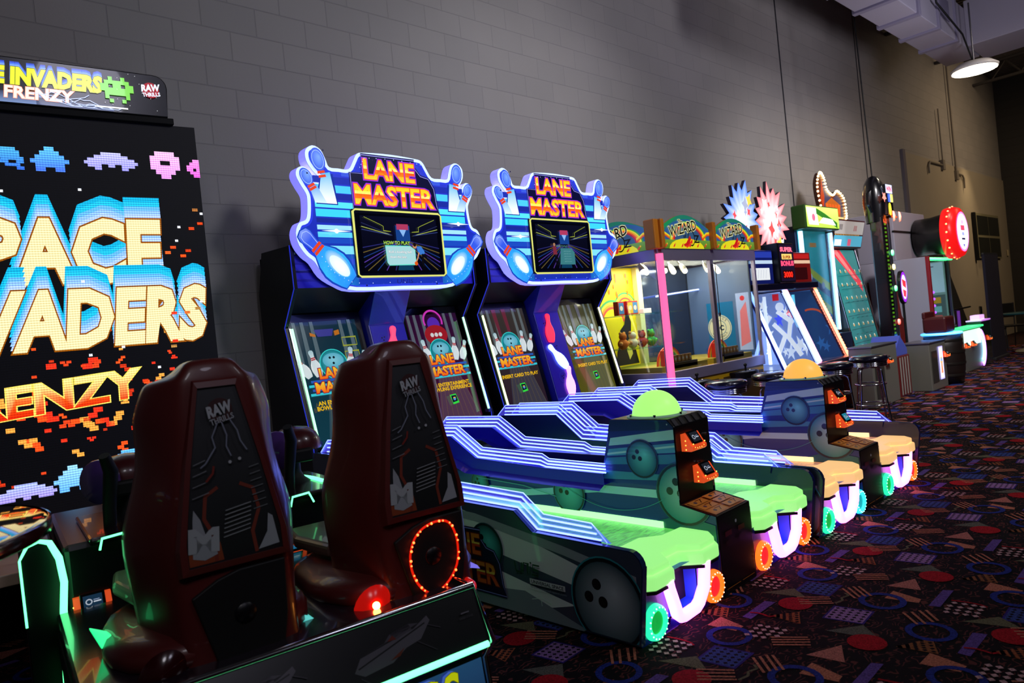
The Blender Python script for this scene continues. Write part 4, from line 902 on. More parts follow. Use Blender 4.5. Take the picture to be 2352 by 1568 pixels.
def invaders():
    t = thing('shooting_game', 'giant LED-screen shooting arcade game with two dark red bucket seats, at the left edge', 'arcade game', (1.62, 4.30, 0), R(-7))
    # ---- tower with the LED wall
    MB().box(-1.46, .0, .0, .30, .0, 2.70, BLACKM).build('screen_tower', None, t, .004)
    a = Art((0, -.001, 0), (1, 0, 0), (0, 0, 1), dz=.00012)
    a.rect(-1.46, .462, .0, 2.70, '#020205')
    rr = random.Random(3)
    pix(a, -.96, 2.46, ['..########..', '.##########.', '###########.', '####..######', '.#######..##', '..###..####.', '.###......##'], .0165, '#48a8e8', '#3060e8')
    pix(a, -.745, 2.465, GEM, .022, '#58b8ff', '#4060f0'); pix(a, -.455, 2.47, CLOUD, .0165, '#b8b8ff', '#9490ff'); pix(a, -.18, 2.465, BLOCK, .026, '#ffb8f4', '#f090ff'); pix(a, -.03, 2.455, ['..##', '.###', '####', '##.#', '.###', '..##'], .0175, '#ff90e8', '#f058e0')
    lay = [(.118, '#08a8d8'), (.092, '#1cb8e8'), (.066, '#60b0f8'), (.044, '#88b8ff'), (.022, '#a8c4ff')]
    def big(txt, x0, x1, z, h, sh):
        cx = (x0+x1)/2
        for dz_, c in lay:
            if sh: a.text(txt, cx-.018*0, z+dz_, h, c, w=x1-x0, bold=.062, shear=sh)
            else: a.text(txt, cx, z+dz_, h, c, w=x1-x0, bold=.062)
        a.text(txt, cx, z, h, '#ffe9a8', w=x1-x0, bold=.046, shear=sh, out='#8a4a00', ow=.066)
    for k in range(150):                      # burst of pixel debris
        an = rr.uniform(0, 2*math.pi); q = rr.random()**.75; rad = .12+.62*q; x = -.78+rad*math.cos(an)*1.15; z = 1.24+rad*math.sin(an)*.72
        if not (-1.45 < x < -.03 and .5 < z < 2.2) or (z > 1.44 and rr.random() < .5): continue
        s = rr.choice((.012, .018, .024))*(1.25-q*.6); c = rr.choice(['#f03018', '#e84018', '#ff5018', '#f0a040', '#c83010'])
        for _ in range(rr.choice((1, 2, 3))): a.rect(x, z, x+s*1.6, z+s, c); x += s*rr.choice((-1, 1, .5)); z += s*rr.choice((-1, 1)); a.z -= a.dz
    big('SPACE', -1.27, -.27, 1.815, .32, .05)
    big('INVADERS', -1.45, -.07, 1.465, .29, .12)
    a.text('FRENZY', -.87, 1.13, .15, grad((0, '#e02000'), (.5, '#ff5a10'), (1, '#fff090')), w=.86, bold=.03, shear=.1, rot=.07, out='#ffe060', ow=.055)
    pix(a, -1.0, .735, CLOUD[:5], .0165, '#a8b8ff', '#a088e8'); pix(a, -.79, .765, GEM, .0225, '#90d0ff', '#58a8ff'); pix(a, -.575, .80, ['......####', '.....#####', '..########', '..##..####', '########..', '.#####....', '..###.....', '.##.......'], .0175, '#60b8ff', '#50a8ff'); pix(a, -.36, .83, ['.#......', '...#.###', '..######', '.#######', '...#####', '.....###'], .018, '#60b0ff', '#4898f0')
    for x, z in ((-.63, 2.30), (-.98, 2.28), (-.15, 2.10), (-.17, 2.02), (-.02, 2.18), (-.66, 1.80), (-.66, 1.40), (-.07, 1.66), (-.33, 1.30), (-.5, 1.43)): a.rect(x, z, x+.016, z+.013, '#f0f4ff')
    for x, z, c in ((-.06, 2.20, '#a86830'), (-.04, 2.12, '#e04010'), (-.09, 2.09, '#e04010'), (-.20, 1.98, '#e84a18'), (-.23, 1.95, '#f06020'), (-.12, 1.96, '#d03808'), (-.15, 1.93, '#ff5010'), (-.10, 1.62, '#a87838'), (-.16, 1.60, '#e86a28'), (-.23, 1.60, '#f03818'), (-.24, 1.44, '#f03018'), (-.25, 1.41, '#b08040')): a.rect(x, z, x+.03, z+.016, c)
    a.build('led_screen', art_mat('led_wall', 2.0, .6, base=.1, scan=True, samp='AUTO'), t)
    # ---- marquee
    mo = [(-1.32, 2.735), (-.145, 2.735), (-.135, 2.90)]+arc(-.205, 2.905, .07, 0, 90, 6)+[(-1.32, 2.985)]
    mb = MB(); mb.prism(mo, (0, .20, 0), (1, 0, 0), (0, 0, 1), (0, -1, 0), .235, BLACKM); mq = mb.build('marquee', None, t, .004)
    MB().box(-1.36, -.115, -.03, .22, 2.70, 2.735, BLACKM).build('marquee_base', None, t, .003)
    a = Art((0, -.0355, 0), (1, 0, 0), (0, 0, 1)); a.poly(inset(mo, -.0 if False else .006), '#04040a')
    for k in range(5): a.poly([(-.95+k*.05, 2.745), (-.85+k*.05, 2.75), (-.80+k*.05, 2.79-k*.004), (-1.0+k*.04, 2.80)], '#3c5a94' if k % 2 else '#6484b8')
    a.rect(-1.3, 2.742, -.78, 2.80, '#7088b8', '#202848'); a.rect(-.78, 2.742, -.42, 2.78, '#40507a', '#080a18')
    for dy, c in ((.026, '#2848c8'), (.018, '#4878f0'), (.010, '#78a0ff')): a.text('SPACE INVADERS', -.475, 2.842+dy, .082, c, w=.69, bold=.07, shear=.1, align='r')
    a.text('SPACE INVADERS', -.475, 2.842, .082, '#e8f01c', w=.69, bold=.06, shear=.1, out='#585c00', ow=.085, align='r')
    a.text('FRENZY', -.765, 2.768, .060, '#ffe8e0', w=.30, bold=.03, shear=.1, out='#f89870', ow=.06)
    for k in range(9):
        x, z = -.80+k*.035, 2.80-.006*k; p = [(x, z)]
        for j in range(6): x += rr.uniform(.015, .04); z += rr.uniform(-.022, .018); p.append((x, min(2.85, max(2.75, z))))
        a.line(p, .004, '#b8c8f8')
    pix(a, -.395, 2.862, ['..#..#..', '.######.', '##.##.##', '########', '.######.', '.#....#.', '..#..#..'], .0205, '#7cd848')
    a.rect(-.51, 2.757, -.35, 2.765, '#ffffff'); a.disc(-.225, 2.88, .044, '#a01420'); a.text('RAW', -.225, 2.876, .036, '#e8ecff', w=.092, bold=.05, rot=.12, shear=.15); a.text('THRILLS', -.222, 2.846, .021, '#e8ecff', w=.092, bold=.04, rot=.12)
    for k in range(14): a.disc(rr.uniform(-.5, -.16), rr.uniform(2.75, 2.96), .0018, '#ffffff', n=6)
    a.build('marquee_picture', art_mat('marquee_lit', 1.15, .25, .4, base=.2), mq)
    # ---- ledge and console
    MB().box(-1.46, .0, -.55, .0, .40, .455, CREAM).build('screen_ledge', None, t, .006)
    MB().box(-.94, .07, -1.40, -.55, .0, .685, BLACK).build('console', None, t, .02, )
    for cu in (-.70, .0):
        o = MB().box(cu-.16, cu+.16, -1.46, -.9, .685, .705, mat('console_top', '#201418', .25, coat=.5)).build('gun_deck', None, t, .01)
        MB().tube([(cu-.13, -1.47, .66), (cu-.12, -1.475, .70), (cu-.05, -1.475, .705), (cu-.03, -1.47, .66)], .004, GREENLED, 6).build('green_loop', None, o)
        gb = MB(); gb.lathe([(.075, 0), (.05, .02), (.035, .05), (.035, .14)], c=(cu, -1.15, .705), m=BLACKM, n=16); gm = gb.build('gun_mount', None, t)
        gb = MB(); gb.box(cu-.05, cu+.055, -1.30, -1.02, .81, .87, BLACKM)
        gn = gb.build('gun', None, t, .012)
        MB().lathe([(.115, 0), (.112, .04), (.095, .075), (.06, .10), (0, .11)], c=(cu+.02, -1.16, .855), m=mat('gun_shell', '#4a1418', .3, coat=.4), n=20).build('gun_shell', None, gn)
        gb = MB(); gb.tube([(cu-.075, -1.30, .66), (cu-.07, -1.31, .78), (cu-.055, -1.33, .92), (cu-.075, -1.36, .985)], [.022, .024, .026, .02], BLACKM, 10); gb.build('grip', None, gn)
        gb = MB(); gb.lathe([(0, 0), (.085, 0), (.09, .015), (.085, .03), (0, .03)], c=(cu-.07, -1.20, .87), ax=(-.75, -.66, 0), m=mat('purple_guard', '#5a3a8a', .15, coat=.6), n=20); gb.build('guard', None, gn)
    reader('card_reader', -.865, -1.40, .455, t, '#18324a', .80); reader('card_reader', -.13, -1.40, .475, t, '#1c6a94', .80)
    for s, uu, vv in ((-1, -1.0, -1.35), (1, .09, -1.25)):
        if s < 0:
            L = [(-1.066, .42), (-1.068, .659), (-1.043, .704), (-1.008, .716), (-.974, .703), (-.953, .655), (-.946, .571), (-.957, .477), (-.964, .37), (-.97, .25), (-.975, .0)]
            mb = MB(); mb.prism(L+[(-1.066, 0)], (0, -1.34, 0), (1, 0, 0), (0, 0, 1), (0, 1, 0), .5, BLACK); wg = mb.build('side_wing', None, t, .004)
            MB().tube([(x, -1.35-(.015*i if i > 4 else 0), z) for i, (x, z) in enumerate(L)], [.004, .004, .006, .007, .009, .011, .012, .012, .012, .012, .012], GREENLED, 8).build('green_edge_light', None, wg)
        else:
            L = [(-.55, 0), (-.55, .60), (-.95, .69), (-1.16, .70), (-1.27, .70), (-1.36, .655), (-1.40, .56), (-1.36, .40), (-1.42, .0)]
            mb = MB(); mb.prism(L, (.07, 0, 0), (0, 1, 0), (0, 0, 1), (1, 0, 0), .03, BLACK); wg = mb.build('side_wing', None, t, .004)
            MB().tube([(.085, y-.008, z+.006) for y, z in L[2:]], .012, GREENLED, 8).build('green_edge_light', None, wg)
    # ---- bench platform that carries the seats
    MB().box(-.98, .085, -2.46, -1.42, .0, .40, BLACK).build('bench_base', None, t, .01)
    TOPM = mat('bench_top', '#241c26', .18, coat=.5)
    MB().box(-.98, .105, -2.46, -1.46, .40, .47, TOPM).build('bench_top', None, t, .01)
    prof = [(-2.46, .48), (-2.475, .485), (-2.56, .335), (-2.50, .275), (-2.54, .0), (-2.44, .0)]
    mb = MB(); mb.prism(prof, (-.98, 0, 0), (0, 1, 0), (0, 0, 1), (1, 0, 0), 1.085, BLACK); bp = mb.build('back_panel', None, t)
    # chrome trim
    mb = MB(); mb.tube([(-.98, -2.475, .487), (.108, -2.475, .487), (.108, -2.567, .333), (.105, -2.515, .27), (.11, -2.545, 0)], .009, CHROME, 8); mb.tube([(.108, -2.475, .487), (.108, -1.46, .487)], .006, CHROME, 8); mb.build('chrome_trim', None, bp)
    up = Vector((0, .085, .15)).normalized(); a = Art((0, -2.5605, .335), (1, 0, 0), tuple(up)); S = .172
    a.rect(-.97, .005, .10, S, '#0c0c10')
    def ship(x, z, k):
        q = lambda L: [(x+px*k, z+py*k) for px, py in L]
        a.poly(q([(-1, -.35), (-.8, -.1), (.6, .12), (1, .30), (1.05, .18), (.7, -.15), (.3, -.22), (-.1, -.42), (-.8, -.48)]), '#5a5560')
        a.poly(q([(-.7, -.06), (-.2, .02), (0, .18), (.1, .02), (.55, .12), (.5, .26), (.75, .2)]), '#48434e'); a.line(q([(-.9, -.3), (.9, .16)]), .004, '#101014'); a.poly(q([(-.1, .04), (.05, .14), (.12, .03)]), '#6a2010'); a.poly(q([(-.15, -.36), (.25, -.2), (.1, -.34)]), '#6a2a14')
        for p_, r_ in (((-.9, -.5), (-.55, -.8)), ((.6, -.18), (1.0, -.5)), ((.95, .1), (1.25, -.06))): a.line(q([p_, r_]), .003, '#38343e')
    ship(-.21, .095, .13); ship(-.62, .09, .12)
    a.text('UNDER LICENSE', .045, .085, .006, '#4a464e', w=.05); a.rect(.03, .10, .06, .104, '#6a6670')
    a.build('panel_artwork', PRINT, bp)
    MB().tube([(-.97, -2.568, .330), (.088, -2.568, .330)], .010, glow('green_bar', (.12, 1.0, .35), 3.0), 8).build('green_bar_light', None, bp)
    up = Vector((0, .04, .275)).normalized(); a = Art((0, -2.5415, 0), (1, 0, 0), tuple(up)); a.rect(-.97, .0, .095, .268, '#0c1e3c', '#28507c')
    for k in range(12):
        x, z = rnd.uniform(-.6, .05), rnd.uniform(.05, .25); p = [(x, z)]
        for j in range(5): x += rnd.uniform(-.03, .03); z += rnd.uniform(-.03, .02); p.append((x, z))
        a.line(p, .0022, '#5078a8')
    for dy, dx, c in ((.010, -.014, '#28409a'), (.006, -.008, '#5070d8')): a.text('SPACE INVADERS', -.475+dx, .158+dy, .098, c, w=.93, bold=.04, shear=.1)
    a.text('SPACE INVADERS', -.475, .158, .098, '#dcdc10', w=.93, bold=.035, shear=.1, out='#585c00', ow=.05); a.text('FRENZY', -.475, .06, .07, '#e8784a', w=.5, bold=.03)
    a.build('logo_panel', art_mat('bench_logo', .55, .25, .4, base=.5), bp)
    # ---- seats
    def seat(cu, lit):
        rows = [(1.303, .030, .034, -2.265, -2.24), (1.300, .052, .060, -2.275, -2.215), (1.286, .066, .074, -2.285, -2.19), (1.258, .084, .100, -2.292, -2.17), (1.250, .088, .150, -2.294, -2.16), (1.240, .092, .166, -2.296, -2.155), (1.20, .098, .182, -2.30, -2.15), (1.145, .104, .200, -2.305, -2.14), (1.12, .106, .199, -2.307, -2.14), (1.0, .120, .195, -2.315, -2.12), (.87, .135, .238, -2.325, -2.10), (.81, .142, .255, -2.33, -2.09), (.70, .148, .250, -2.335, -2.08), (.60, .150, .235, -2.34, -2.07), (.50, .150, .225, -2.345, -2.06), (.425, .150, .235, -2.35, -2.05)]
        vs = []; fs = []
        for (z, wb, wf, vb, vf) in rows:
            mid = (wb+wf)/2+.006
            ring = [(-wf, vf+.03), (-wf, vf), (-mid, (vb+vf)/2-.012), (-wb-.008, vb+.012), (-wb+.006, vb), (0, vb-.006), (wb-.006, vb), (wb+.008, vb+.012), (mid, (vb+vf)/2-.012), (wf, vf), (wf, vf+.03), (wf*.8, vf+.055), (0, vf+.07), (-wf*.8, vf+.055)]
            vs += [(x, y, z) for x, y in ring]
        n = 14
        for i in range(len(rows)-1):
            for k in range(n): fs.append((i*n+k, (i+1)*n+k, (i+1)*n+(k+1) % n, i*n+(k+1) % n))
        fs.append(tuple(range(n))[::-1]); fs.append(tuple((len(rows)-1)*n+k for k in range(n)))
        vs = [(x+cu, y, z) for x, y, z in vs]
        mb = MB(); mb.add(vs, fs, SEATM, None, True)
        st = mb.build('seat_shell', None, t); sb = st.modifiers.new('sub', 'SUBSURF'); sb.levels = sb.render_levels = 1
        # raised frame round the picture panel, and the picture
        fr = [(-.052, 1.222), (.052, 1.222), (.095, 1.0), (.128, .80), (.128, .735), (-.128, .735), (-.128, .80), (-.095, 1.0)]
        sl = Vector((0, .045/.5, 1)).normalized()
        mb = MB(); F = [(cu+x, z) for x, z in fr]; nF = len(F); O = lambda z: -2.350-(0)+.045*(z-.735)/.5
        ou = inset(F, -.022) if sum(F[i-1][0]*F[i][1]-F[i][0]*F[i-1][1] for i in range(nF)) > 0 else inset(F, .022); ou = [(cu+(x-cu)*1.14, .98+(z-.98)*1.07) for x, z in F]
        A_ = [(x, O(z)-.010, z) for x, z in F]; B_ = [(x, O(z)-.006, z) for x, z in ou]; C_ = [(x, O(z)+.006, z) for x, z in F]; D_ = [(cu+(x-cu)*1.2, O(z)+.016, .98+(z-.98)*1.10) for x, z in F]
        mb.add(A_+B_+C_+D_, [(i, (i+1) % nF, nF+(i+1) % nF, nF+i) for i in range(nF)]+[(i, 2*nF+i, 2*nF+(i+1) % nF, (i+1) % nF) for i in range(nF)]+[(nF+i, nF+(i+1) % nF, 3*nF+(i+1) % nF, 3*nF+i) for i in range(nF)], SEATM)
        fo = mb.build('panel_frame', None, st)
        a = Art((cu, O(.735)-.0015, .735), (1, 0, 0), tuple(sl)); P = lambda L: [(x, (z-.735)*1.004) for x, z in L]
        a.poly(P(fr), grad((0, '#0c0c10'), (.2, '#18181c'), (.45, '#34343a'))); a.poly(P([(-.125, .74), (-.035, .74), (-.04, .79), (-.09, .80), (-.125, .775)]), '#8a3a18')
        for sx in (-1, 1): a.line(P([(sx*.055, .74), (sx*.05, .80), (sx*.075, .86), (sx*.065, .92), (sx*.03, .94)]), .010, '#7a2c1c')
        for L in ([(-.115, .76), (-.105, .86), (-.10, .89), (-.085, .86), (-.07, .79), (-.085, .75)], [(-.085, .75), (-.075, .82), (-.065, .83), (-.05, .76)], [(.06, .745), (.09, .79), (.098, .84), (.11, .83), (.12, .75)]): a.poly(P(L), '#9a9aa4')
        a.text('M', -.085, .775-.735, .06, '#a8a8b0', w=.07, bold=.05, rot=-.1)
        for k in range(7): a.line(P([(-.03+.002*k, .80+k*.012), (.045+.0015*k, .81+k*.012)]), .003, '#8a8a90'); a.line(P([(.06, .86+k*.02), (.10-.002*k, .865+k*.02)]), .0025, '#6a6a70')
        for k in range(4): a.line(P([(-.10+.004*k, .92+k*.03), (-.055, .93+k*.03)]), .0025, '#74747c')
        a.disc(.01, .27, .005, '#b0b0b8', n=6); a.disc(.037, .275, .005, '#b0b0b8', n=6)
        for p in ([(-.01, 1.12), (-.03, 1.08), (-.025, 1.05), (-.055, 1.01), (-.07, 1.0)], [(.0, 1.12), (.01, 1.08), (.005, 1.05), (.015, 1.02)], [(.02, 1.13), (.04, 1.09), (.045, 1.06), (.06, 1.03)]): a.line(P(p), .004, '#787c90')
        a.line(P([(-.06, .96), (-.04, .98), (-.035, 1.0)]), .006, '#7a2018')
        a.ring(.0, .42, .018, .034, '#3a1418'); a.text('RAW', .0, .408, .030, '#b4b6be', w=.066, bold=.05, rot=.22, shear=.1); a.text('THRILLS', .004, .386, .016, '#9a9ca4', w=.066, bold=.03, rot=.22)
        a.build('back_picture', PRINTM, st)
        # dark speaker recess
        rec = [(-.130, .655), (-.06, .69), (.0, .705), (.13, .705), (.125, .55), (.10, .42), (-.05, .415), (-.075, .45)]
        mb = MB(); mb.prism([(cu+x, z) for x, z in rec], (0, -2.345, 0), (1, 0, 0), (0, 0, 1), (0, -1, 0), .014, SEATB); sp = mb.build('speaker_grille', None, st, .004)
        if lit:
            pent = smooth([(-.075, .63), (-.04, .672), (.02, .690), (.075, .675), (.10, .61), (.09, .53), (.04, .475), (-.02, .462), (-.065, .505), (-.085, .57)], 4)
            pent = [(cu+x*.98, z) for x, z in pent]
            m2 = MB(); m2.tube([(x, -2.363, z) for x, z in pent], .004, glow('red_tube', '#ff2008', .8, '#300808'), 6, closed=True)
            for i in range(0, len(pent), 1):
                if i % 3 != 2: m2.ball((pent[i][0], -2.368, pent[i][1]), .0042 if i % 2 else .003, glow('red_led', '#ff4a14', 9), 8)
            m2.build('red_light_ring', None, sp)
        MB().lathe([(0, .004), (.028, .004), (.03, 0)], c=(cu+.005, -2.359, .58), ax=(0, -1, 0), m=BLACK, n=20).build('speaker_cap', None, sp)
        # pod under the seat
        vs = []; fs = []; n = 20; rws = [(.46, .92), (.475, 1.0), (.505, 1.0), (.53, .95), (.545, .82)]
        for z, k in rws:
            for j in range(n):
                an = 2*math.pi*j/n; c, s_ = math.cos(an), math.sin(an)
                vs.append((cu+(-.04 if c < 0 else 0)+(.285 if c < 0 else .25)*k*math.copysign(abs(c)**.75, c), -2.05+.30*k*math.copysign(abs(s_)**.75, s_)*(1.0 if s_ < 0 else 1.35), z-.02*(s_ > 0)*k))
        for i in range(len(rws)-1):
            for j in range(n): fs.append((i*n+j, i*n+(j+1) % n, (i+1)*n+(j+1) % n, (i+1)*n+j))
        fs.append(tuple(range((len(rws)-1)*n, len(rws)*n)))
        MB().add(vs, fs, SEATM, None, True).build('seat_pod', None, t)
        co = [(-.235, -1.60), (-.255, -1.75), (-.215, -1.98), (-.14, -2.06), (.14, -2.06), (.215, -1.98), (.255, -1.75), (.235, -1.60)]
        mb = MB(); mb.prism([(cu+x, y) for x, y in co], (0, 0, .555), (1, 0, 0), (0, 1, 0), (0, 0, 1), .05, mat('seat_cushion', '#6a5048', .4, coat=.2)); mb.build('seat_cushion', None, t, .018, 3)
        if not lit:
            mb = MB(); mb.prism([(-.925, .555), (-.90, .49), (-.86, .42), (-.80, .385), (-.79, .40), (-.84, .48), (-.88, .53)], (0, -2.02, 0), (1, 0, 0), (0, 0, 1), (0, 1, 0), .02, glow('green_vent', '#18e880', 1.6)); mb.build('side_light', None, t, .006)
        for (x, z, r_, on) in ((-.215, .475, .052, lit), (.135, .44, .035, lit)):
            mb = MB(); mb.lathe([(.0, .03), (r_*.6, .022), (r_, .0)], c=(cu+x, -2.33 if x < 0 else -2.345, z), ax=(-.2 if x < 0 else .5, -1, 0), m=mat('lamp_red_on', '#c01010', .2, emit='#ff1a10', es=.35) if on else mat('lamp_red_off', '#38080c', .2, coat=.5), n=20, sx=1.3 if x < 0 else .7); l = mb.build('tail_light', None, t)
            if on and x < 0: MB().ball((cu+x+.0, -2.362, z+.005), .012, glow('lamp_core', '#ffa040', 30), 12).build('lamp_bulb', None, l)
        for s in (1,):
            mb = MB(); mb.add([(cu+.17, -2.30, .50), (cu+.235, -2.20, .452), (cu+.235, -2.18, .415), (cu+.18, -2.25, .38), (cu+.15, -2.05, .50), (cu+.15, -2.05, .38)], [(0, 1, 4), (1, 2, 5, 4), (0, 3, 2, 1), (3, 5, 2)], SEATM); mb.build('side_fin', None, t)
            mb = MB(); mb.prism([(cu+.165, .512), (cu+.225, .470), (cu+.235, .455), (cu+.175, .475)], (0, -2.27, 0), (1, 0, 0), (0, 0, 1), (0, 1, 0), .05, glow('fin_light_%d' % lit, '#20c8c0' if not lit else '#5a50e0', .9)); mb.build('fin_light', None, t)
    seat(-.575, False); seat(.035, True)
    return t
invaders()
t = thing('round_table', 'round glossy black table with a chrome rim, cut by the left edge', 'table', (-.15, 2.205, 0))
MB().lathe([(0, .0), (.485, 0), (.50, -.005)], c=(0, 0, .955), m=mat('gloss_black_top', '#16120e', .05, .75, coat=1, spec=1.0), n=64).build('table_top', None, t)
MB().lathe([(.498, 0), (.505, -.004), (.505, -.032), (.498, -.036), (0, -.036)], c=(0, 0, .955), m=CHROME, n=64).build('chrome_rim', None, t)
MB().tube([(0, 0, .03), (0, 0, .90)], .035, CHROME, 16).build('pedestal', None, t)
MB().lathe([(0, .04), (.05, .04), (.25, .012), (.26, 0)], m=BLACKM, n=32).build('foot', None, t)

# ================================================================== prize pusher with glass cabinet
PURP = mat('aluminium_frame', '#9a90a8', .35, .5)
YEL = mat('yellow_body', '#d8a818', .4)
ORG = mat('orange_body', '#c8781c', .4)
def bulbs(mb, pts, r_, m):
    for p in pts: mb.ball(p, r_, m, 8)
    return mb
def oz():
    t = thing('prize_game', 'tall glass prize game with rainbow arched headers and a pink corner light', 'arcade game', (5.56, 3.88, 0))
    W, D = 1.82, .88
    MB().box(0, W, 0, D, 0, .70, YEL).build('base', None, t, .01)
    for x0 in (.04, .96):
        MB().box(x0, x0+.82, -.012, 0, .06, .64, mat('door_brown', '#4a3410', .4)).build('base_door', None, t, .004)
    fr = MB()
    zb, zt = .72, 1.90
    for x in (0, .92, W): fr.box(x-.03 if x else 0, (x+.03) if x < W else W, -.02, .02, zb, zt, PURP)
    fr.box(0, W, -.025, .025, zt-.06, zt+.05, PURP); fr.box(0, W, -.025, .025, zb-.03, zb+.07, PURP)
    fr.box(-.02, .02, 0, D, zt-.06, zt+.05, PURP); fr.box(-.02, .02, 0, D, zb-.03, zb+.07, PURP); fr.box(-.02, .02, D-.04, D, zb, zt, PURP)
    fr.box(W-.02, W+.02, 0, D, zt-.06, zt+.05, PURP); fr.box(W-.02, W+.02, 0, D, zb-.03, zb+.05, PURP); fr.box(W-.02, W+.02, D-.04, D, zb, zt, PURP)
    fr.build('frame', None, t, .004)
    for x in (.965, .90): MB().tube([(x, -.03, .80), (x, -.03, 1.80)], .004, BLACKM).build('door_gasket', None, t)
    MB().box(.955, .975, -.035, -.02, 1.27, 1.30, CHROME).build('latch', None, t)
    MB().tube([(.005, -.035, .58), (.005, -.035, 1.90)], .034, glow('pink_tube', '#ff5a8c', 1.5, '#ff5a8c'), 14).build('corner_light', None, t)
    for nm, a_, b_ in (('front_glass', (.03, -.005, .80), (.89, -.002, 1.84)), ('front_glass', (.95, -.005, .80), (W-.03, -.002, 1.84)), ('side_glass', (-.004, .03, .80), (-.001, D-.05, 1.84)), ('side_glass', (W-.004, .03, .80), (W-.001, D-.05, 1.84))):
        MB().box(a_[0], b_[0], a_[1], b_[1], a_[2], b_[2], GLASS).build(nm, None, t)
    MB().box(0, W, 0, D, 1.90, 1.94, mat('white_ceiling', '#d8d4c8', .5)).build('cabinet_ceiling', None, t)
    # headers: two at the front, one on the left
    def header(O, U, V, L, nm):
        arch = [(0, 0)]+[(L, 0), (L, .20)]+[(L*(1-k/12), .20+.13*math.sin(math.pi*k/12)) for k in range(1, 12)]+[(0, .20)]
        Uv, Vv = Vector(U), Vector(V); N = Uv.cross(Vv)
        mb = MB(); mb.prism(arch, Vector(O)-N*.02, U, V, N, .018, ORG); h = mb.build(nm, None, t)
        a = Art(Vector(O)-N*.0015, U, V); a.poly(arch, '#1e7a62'); a.clips = [ccw(arch)]
        cx, cz = L*.55, .075
        a.disc(cx, cz, L*.52, '#2a5a90', ry=.215, n=32); a.poly([(0, .17), (L*.2, .24), (L*.34, .31), (L*.15, .30), (0, .24)], '#1c8a50')
        for k, c in enumerate(('#2a9a48', '#e8e028', '#f0a020', '#e05018', '#b01c40')): a.ring(cx, cz, L*(.365-.022*k), L*(.388-.022*k), c, n=28, a0=0, a1=180, sy=.60)
        a.disc(cx, cz, L*.275, '#35587c', ry=L*.275*.60, n=28)
        for k, c in enumerate(('#e8e028', '#f0a020', '#e05018')): a.line([(0, .150-.012*k), (L*.08, .152-.012*k), (L*.17, .12-.012*k)], .012, c); a.line([(L, .165-.012*k), (L*.94, .16-.012*k), (L*.90, .14-.012*k), (L*.84, .12-.012*k)], .012, c)
        a.rect(0, 0, L, .085, '#58801c', '#6a9a3c'); a.disc(L*.5, .0, L*.36, '#e8e020', ry=.10, n=20)
        a.text('The', L*.40, .245, .034, '#101010', w=.07, bold=.03, out='#e0e0b0', ow=.14)
        a.text('WIZARD', L*.45, .150, .098, '#0a0a08', w=L*.56, rot=.17, bold=.012, out='#d8d8a0', ow=.075)
        a.text('of', L*.47, .105, .035, '#101010', w=.05, rot=.1, bold=.02); a.ring(L*.60, .105, .050, .060, '#101010', n=24, sy=1.35); a.text('Z', L*.71, .060, .075, '#101010', w=.085, bold=.02)
        a.poly([(L*.42, .04), (L*.48, .055), (L*.57, .13), (L*.59, .10), (L*.54, .035), (L*.45, .02)], '#c81c18'); a.poly([(L*.46, .02), (L*.51, .03), (L*.62, .10), (L*.61, .05), (L*.49, .008)], '#e83020')
        for k in range(6): x = L*(.05+.16*k); a.poly([(x, .02), (x+.03, .05), (x+.035, .03), (x+.015, .012)], '#d83828'); a.disc(x+.04, .045, .010, '#e0b030', n=6)
        a.build('header_picture', art_mat('header_lit', .7, .35, .2, base=.6), h)
    header((.06, -.03, 1.95), (1, 0, 0), (0, 0, 1), .84, 'header'); header((.98, -.03, 1.95), (1, 0, 0), (0, 0, 1), .82, 'header'); header((-.02, .86, 1.95), (0, -1, 0), (0, 0, 1), .80, 'header')
    for x in (.0, .90, 1.80):
        MB().box(x-.0, x+.055, -.085, .0, 1.945, 2.22, ORG).build('header_divider', None, t, .01)
    MB().box(-.075, .0, -.06, .06, 1.945, 2.22, ORG).build('header_divider', None, t, .01)
    # inside: yellow mural on the left half of the back wall, right wall sticker, shelves
    MB().box(.0, .74, D-.03, D-.02, .80, 1.88, mat('mural_board', '#e0c020', .5)).build('mural_board', None, t)
    a = Art((0, D-.032, 0), (1, 0, 0), (0, 0, 1)); a.rect(.01, .78, .74, 1.88, '#e8d018')
    for r_, c in ((.27, '#48a860'), (.245, '#f0e040'), (.22, '#f0a030'), (.195, '#e05040'), (.17, '#e8d018')): a.ring(.33, 1.28, r_-.025, r_, c, n=24, a0=10, a1=250); a.ring(.56, 1.42, (r_-.025)*.75, r_*.75, c, n=24, a0=0, a1=190)
    for k in range(14): x, z = rnd.uniform(.1, .72), rnd.uniform(1.58, 1.8); a.disc(x, z, .010, '#e07018', ry=.028, n=8)
    a.poly([(.30, .85), (.70, .85), (.66, 1.0), (.58, 1.05), (.62, 1.30), (.56, 1.45), (.50, 1.28), (.42, 1.22), (.40, 1.10), (.34, 1.0)], '#141418'); a.poly([(.50, 1.02), (.58, 1.10), (.60, .96), (.54, .90)], '#d8c850')
    a.build('mural', art_mat('mural_lit', .5, .4, 0, base=.8), t)
    MB().box(.80, W-.04, D-.03, D-.02, .80, 1.88, mat('mirror_back', '#5a6478', .12, .85)).build('mirror_back', None, t)
    MB().box(W-.032, W-.026, .05, D-.03, .80, 1.86, mat('side_board', '#3c4a60', .3)).build('side_board', None, t)
    a2 = Art((W-.0335, 0, 0), (0, -1, 0), (0, 0, 1)); a2.rect(-.84, .80, -.06, 1.86, '#38588a', '#6c7c98'); a2.rect(-.62, .85, -.28, 1.42, '#1c6a98'); a2.rect(-.24, .86, -.08, 1.50, '#a8b8e0'); a2.poly([(-.22, .9), (-.10, .95), (-.12, 1.4), (-.2, 1.3)], '#e07880'); a2.disc(-.16, 1.44, .03, '#e03040', n=8)
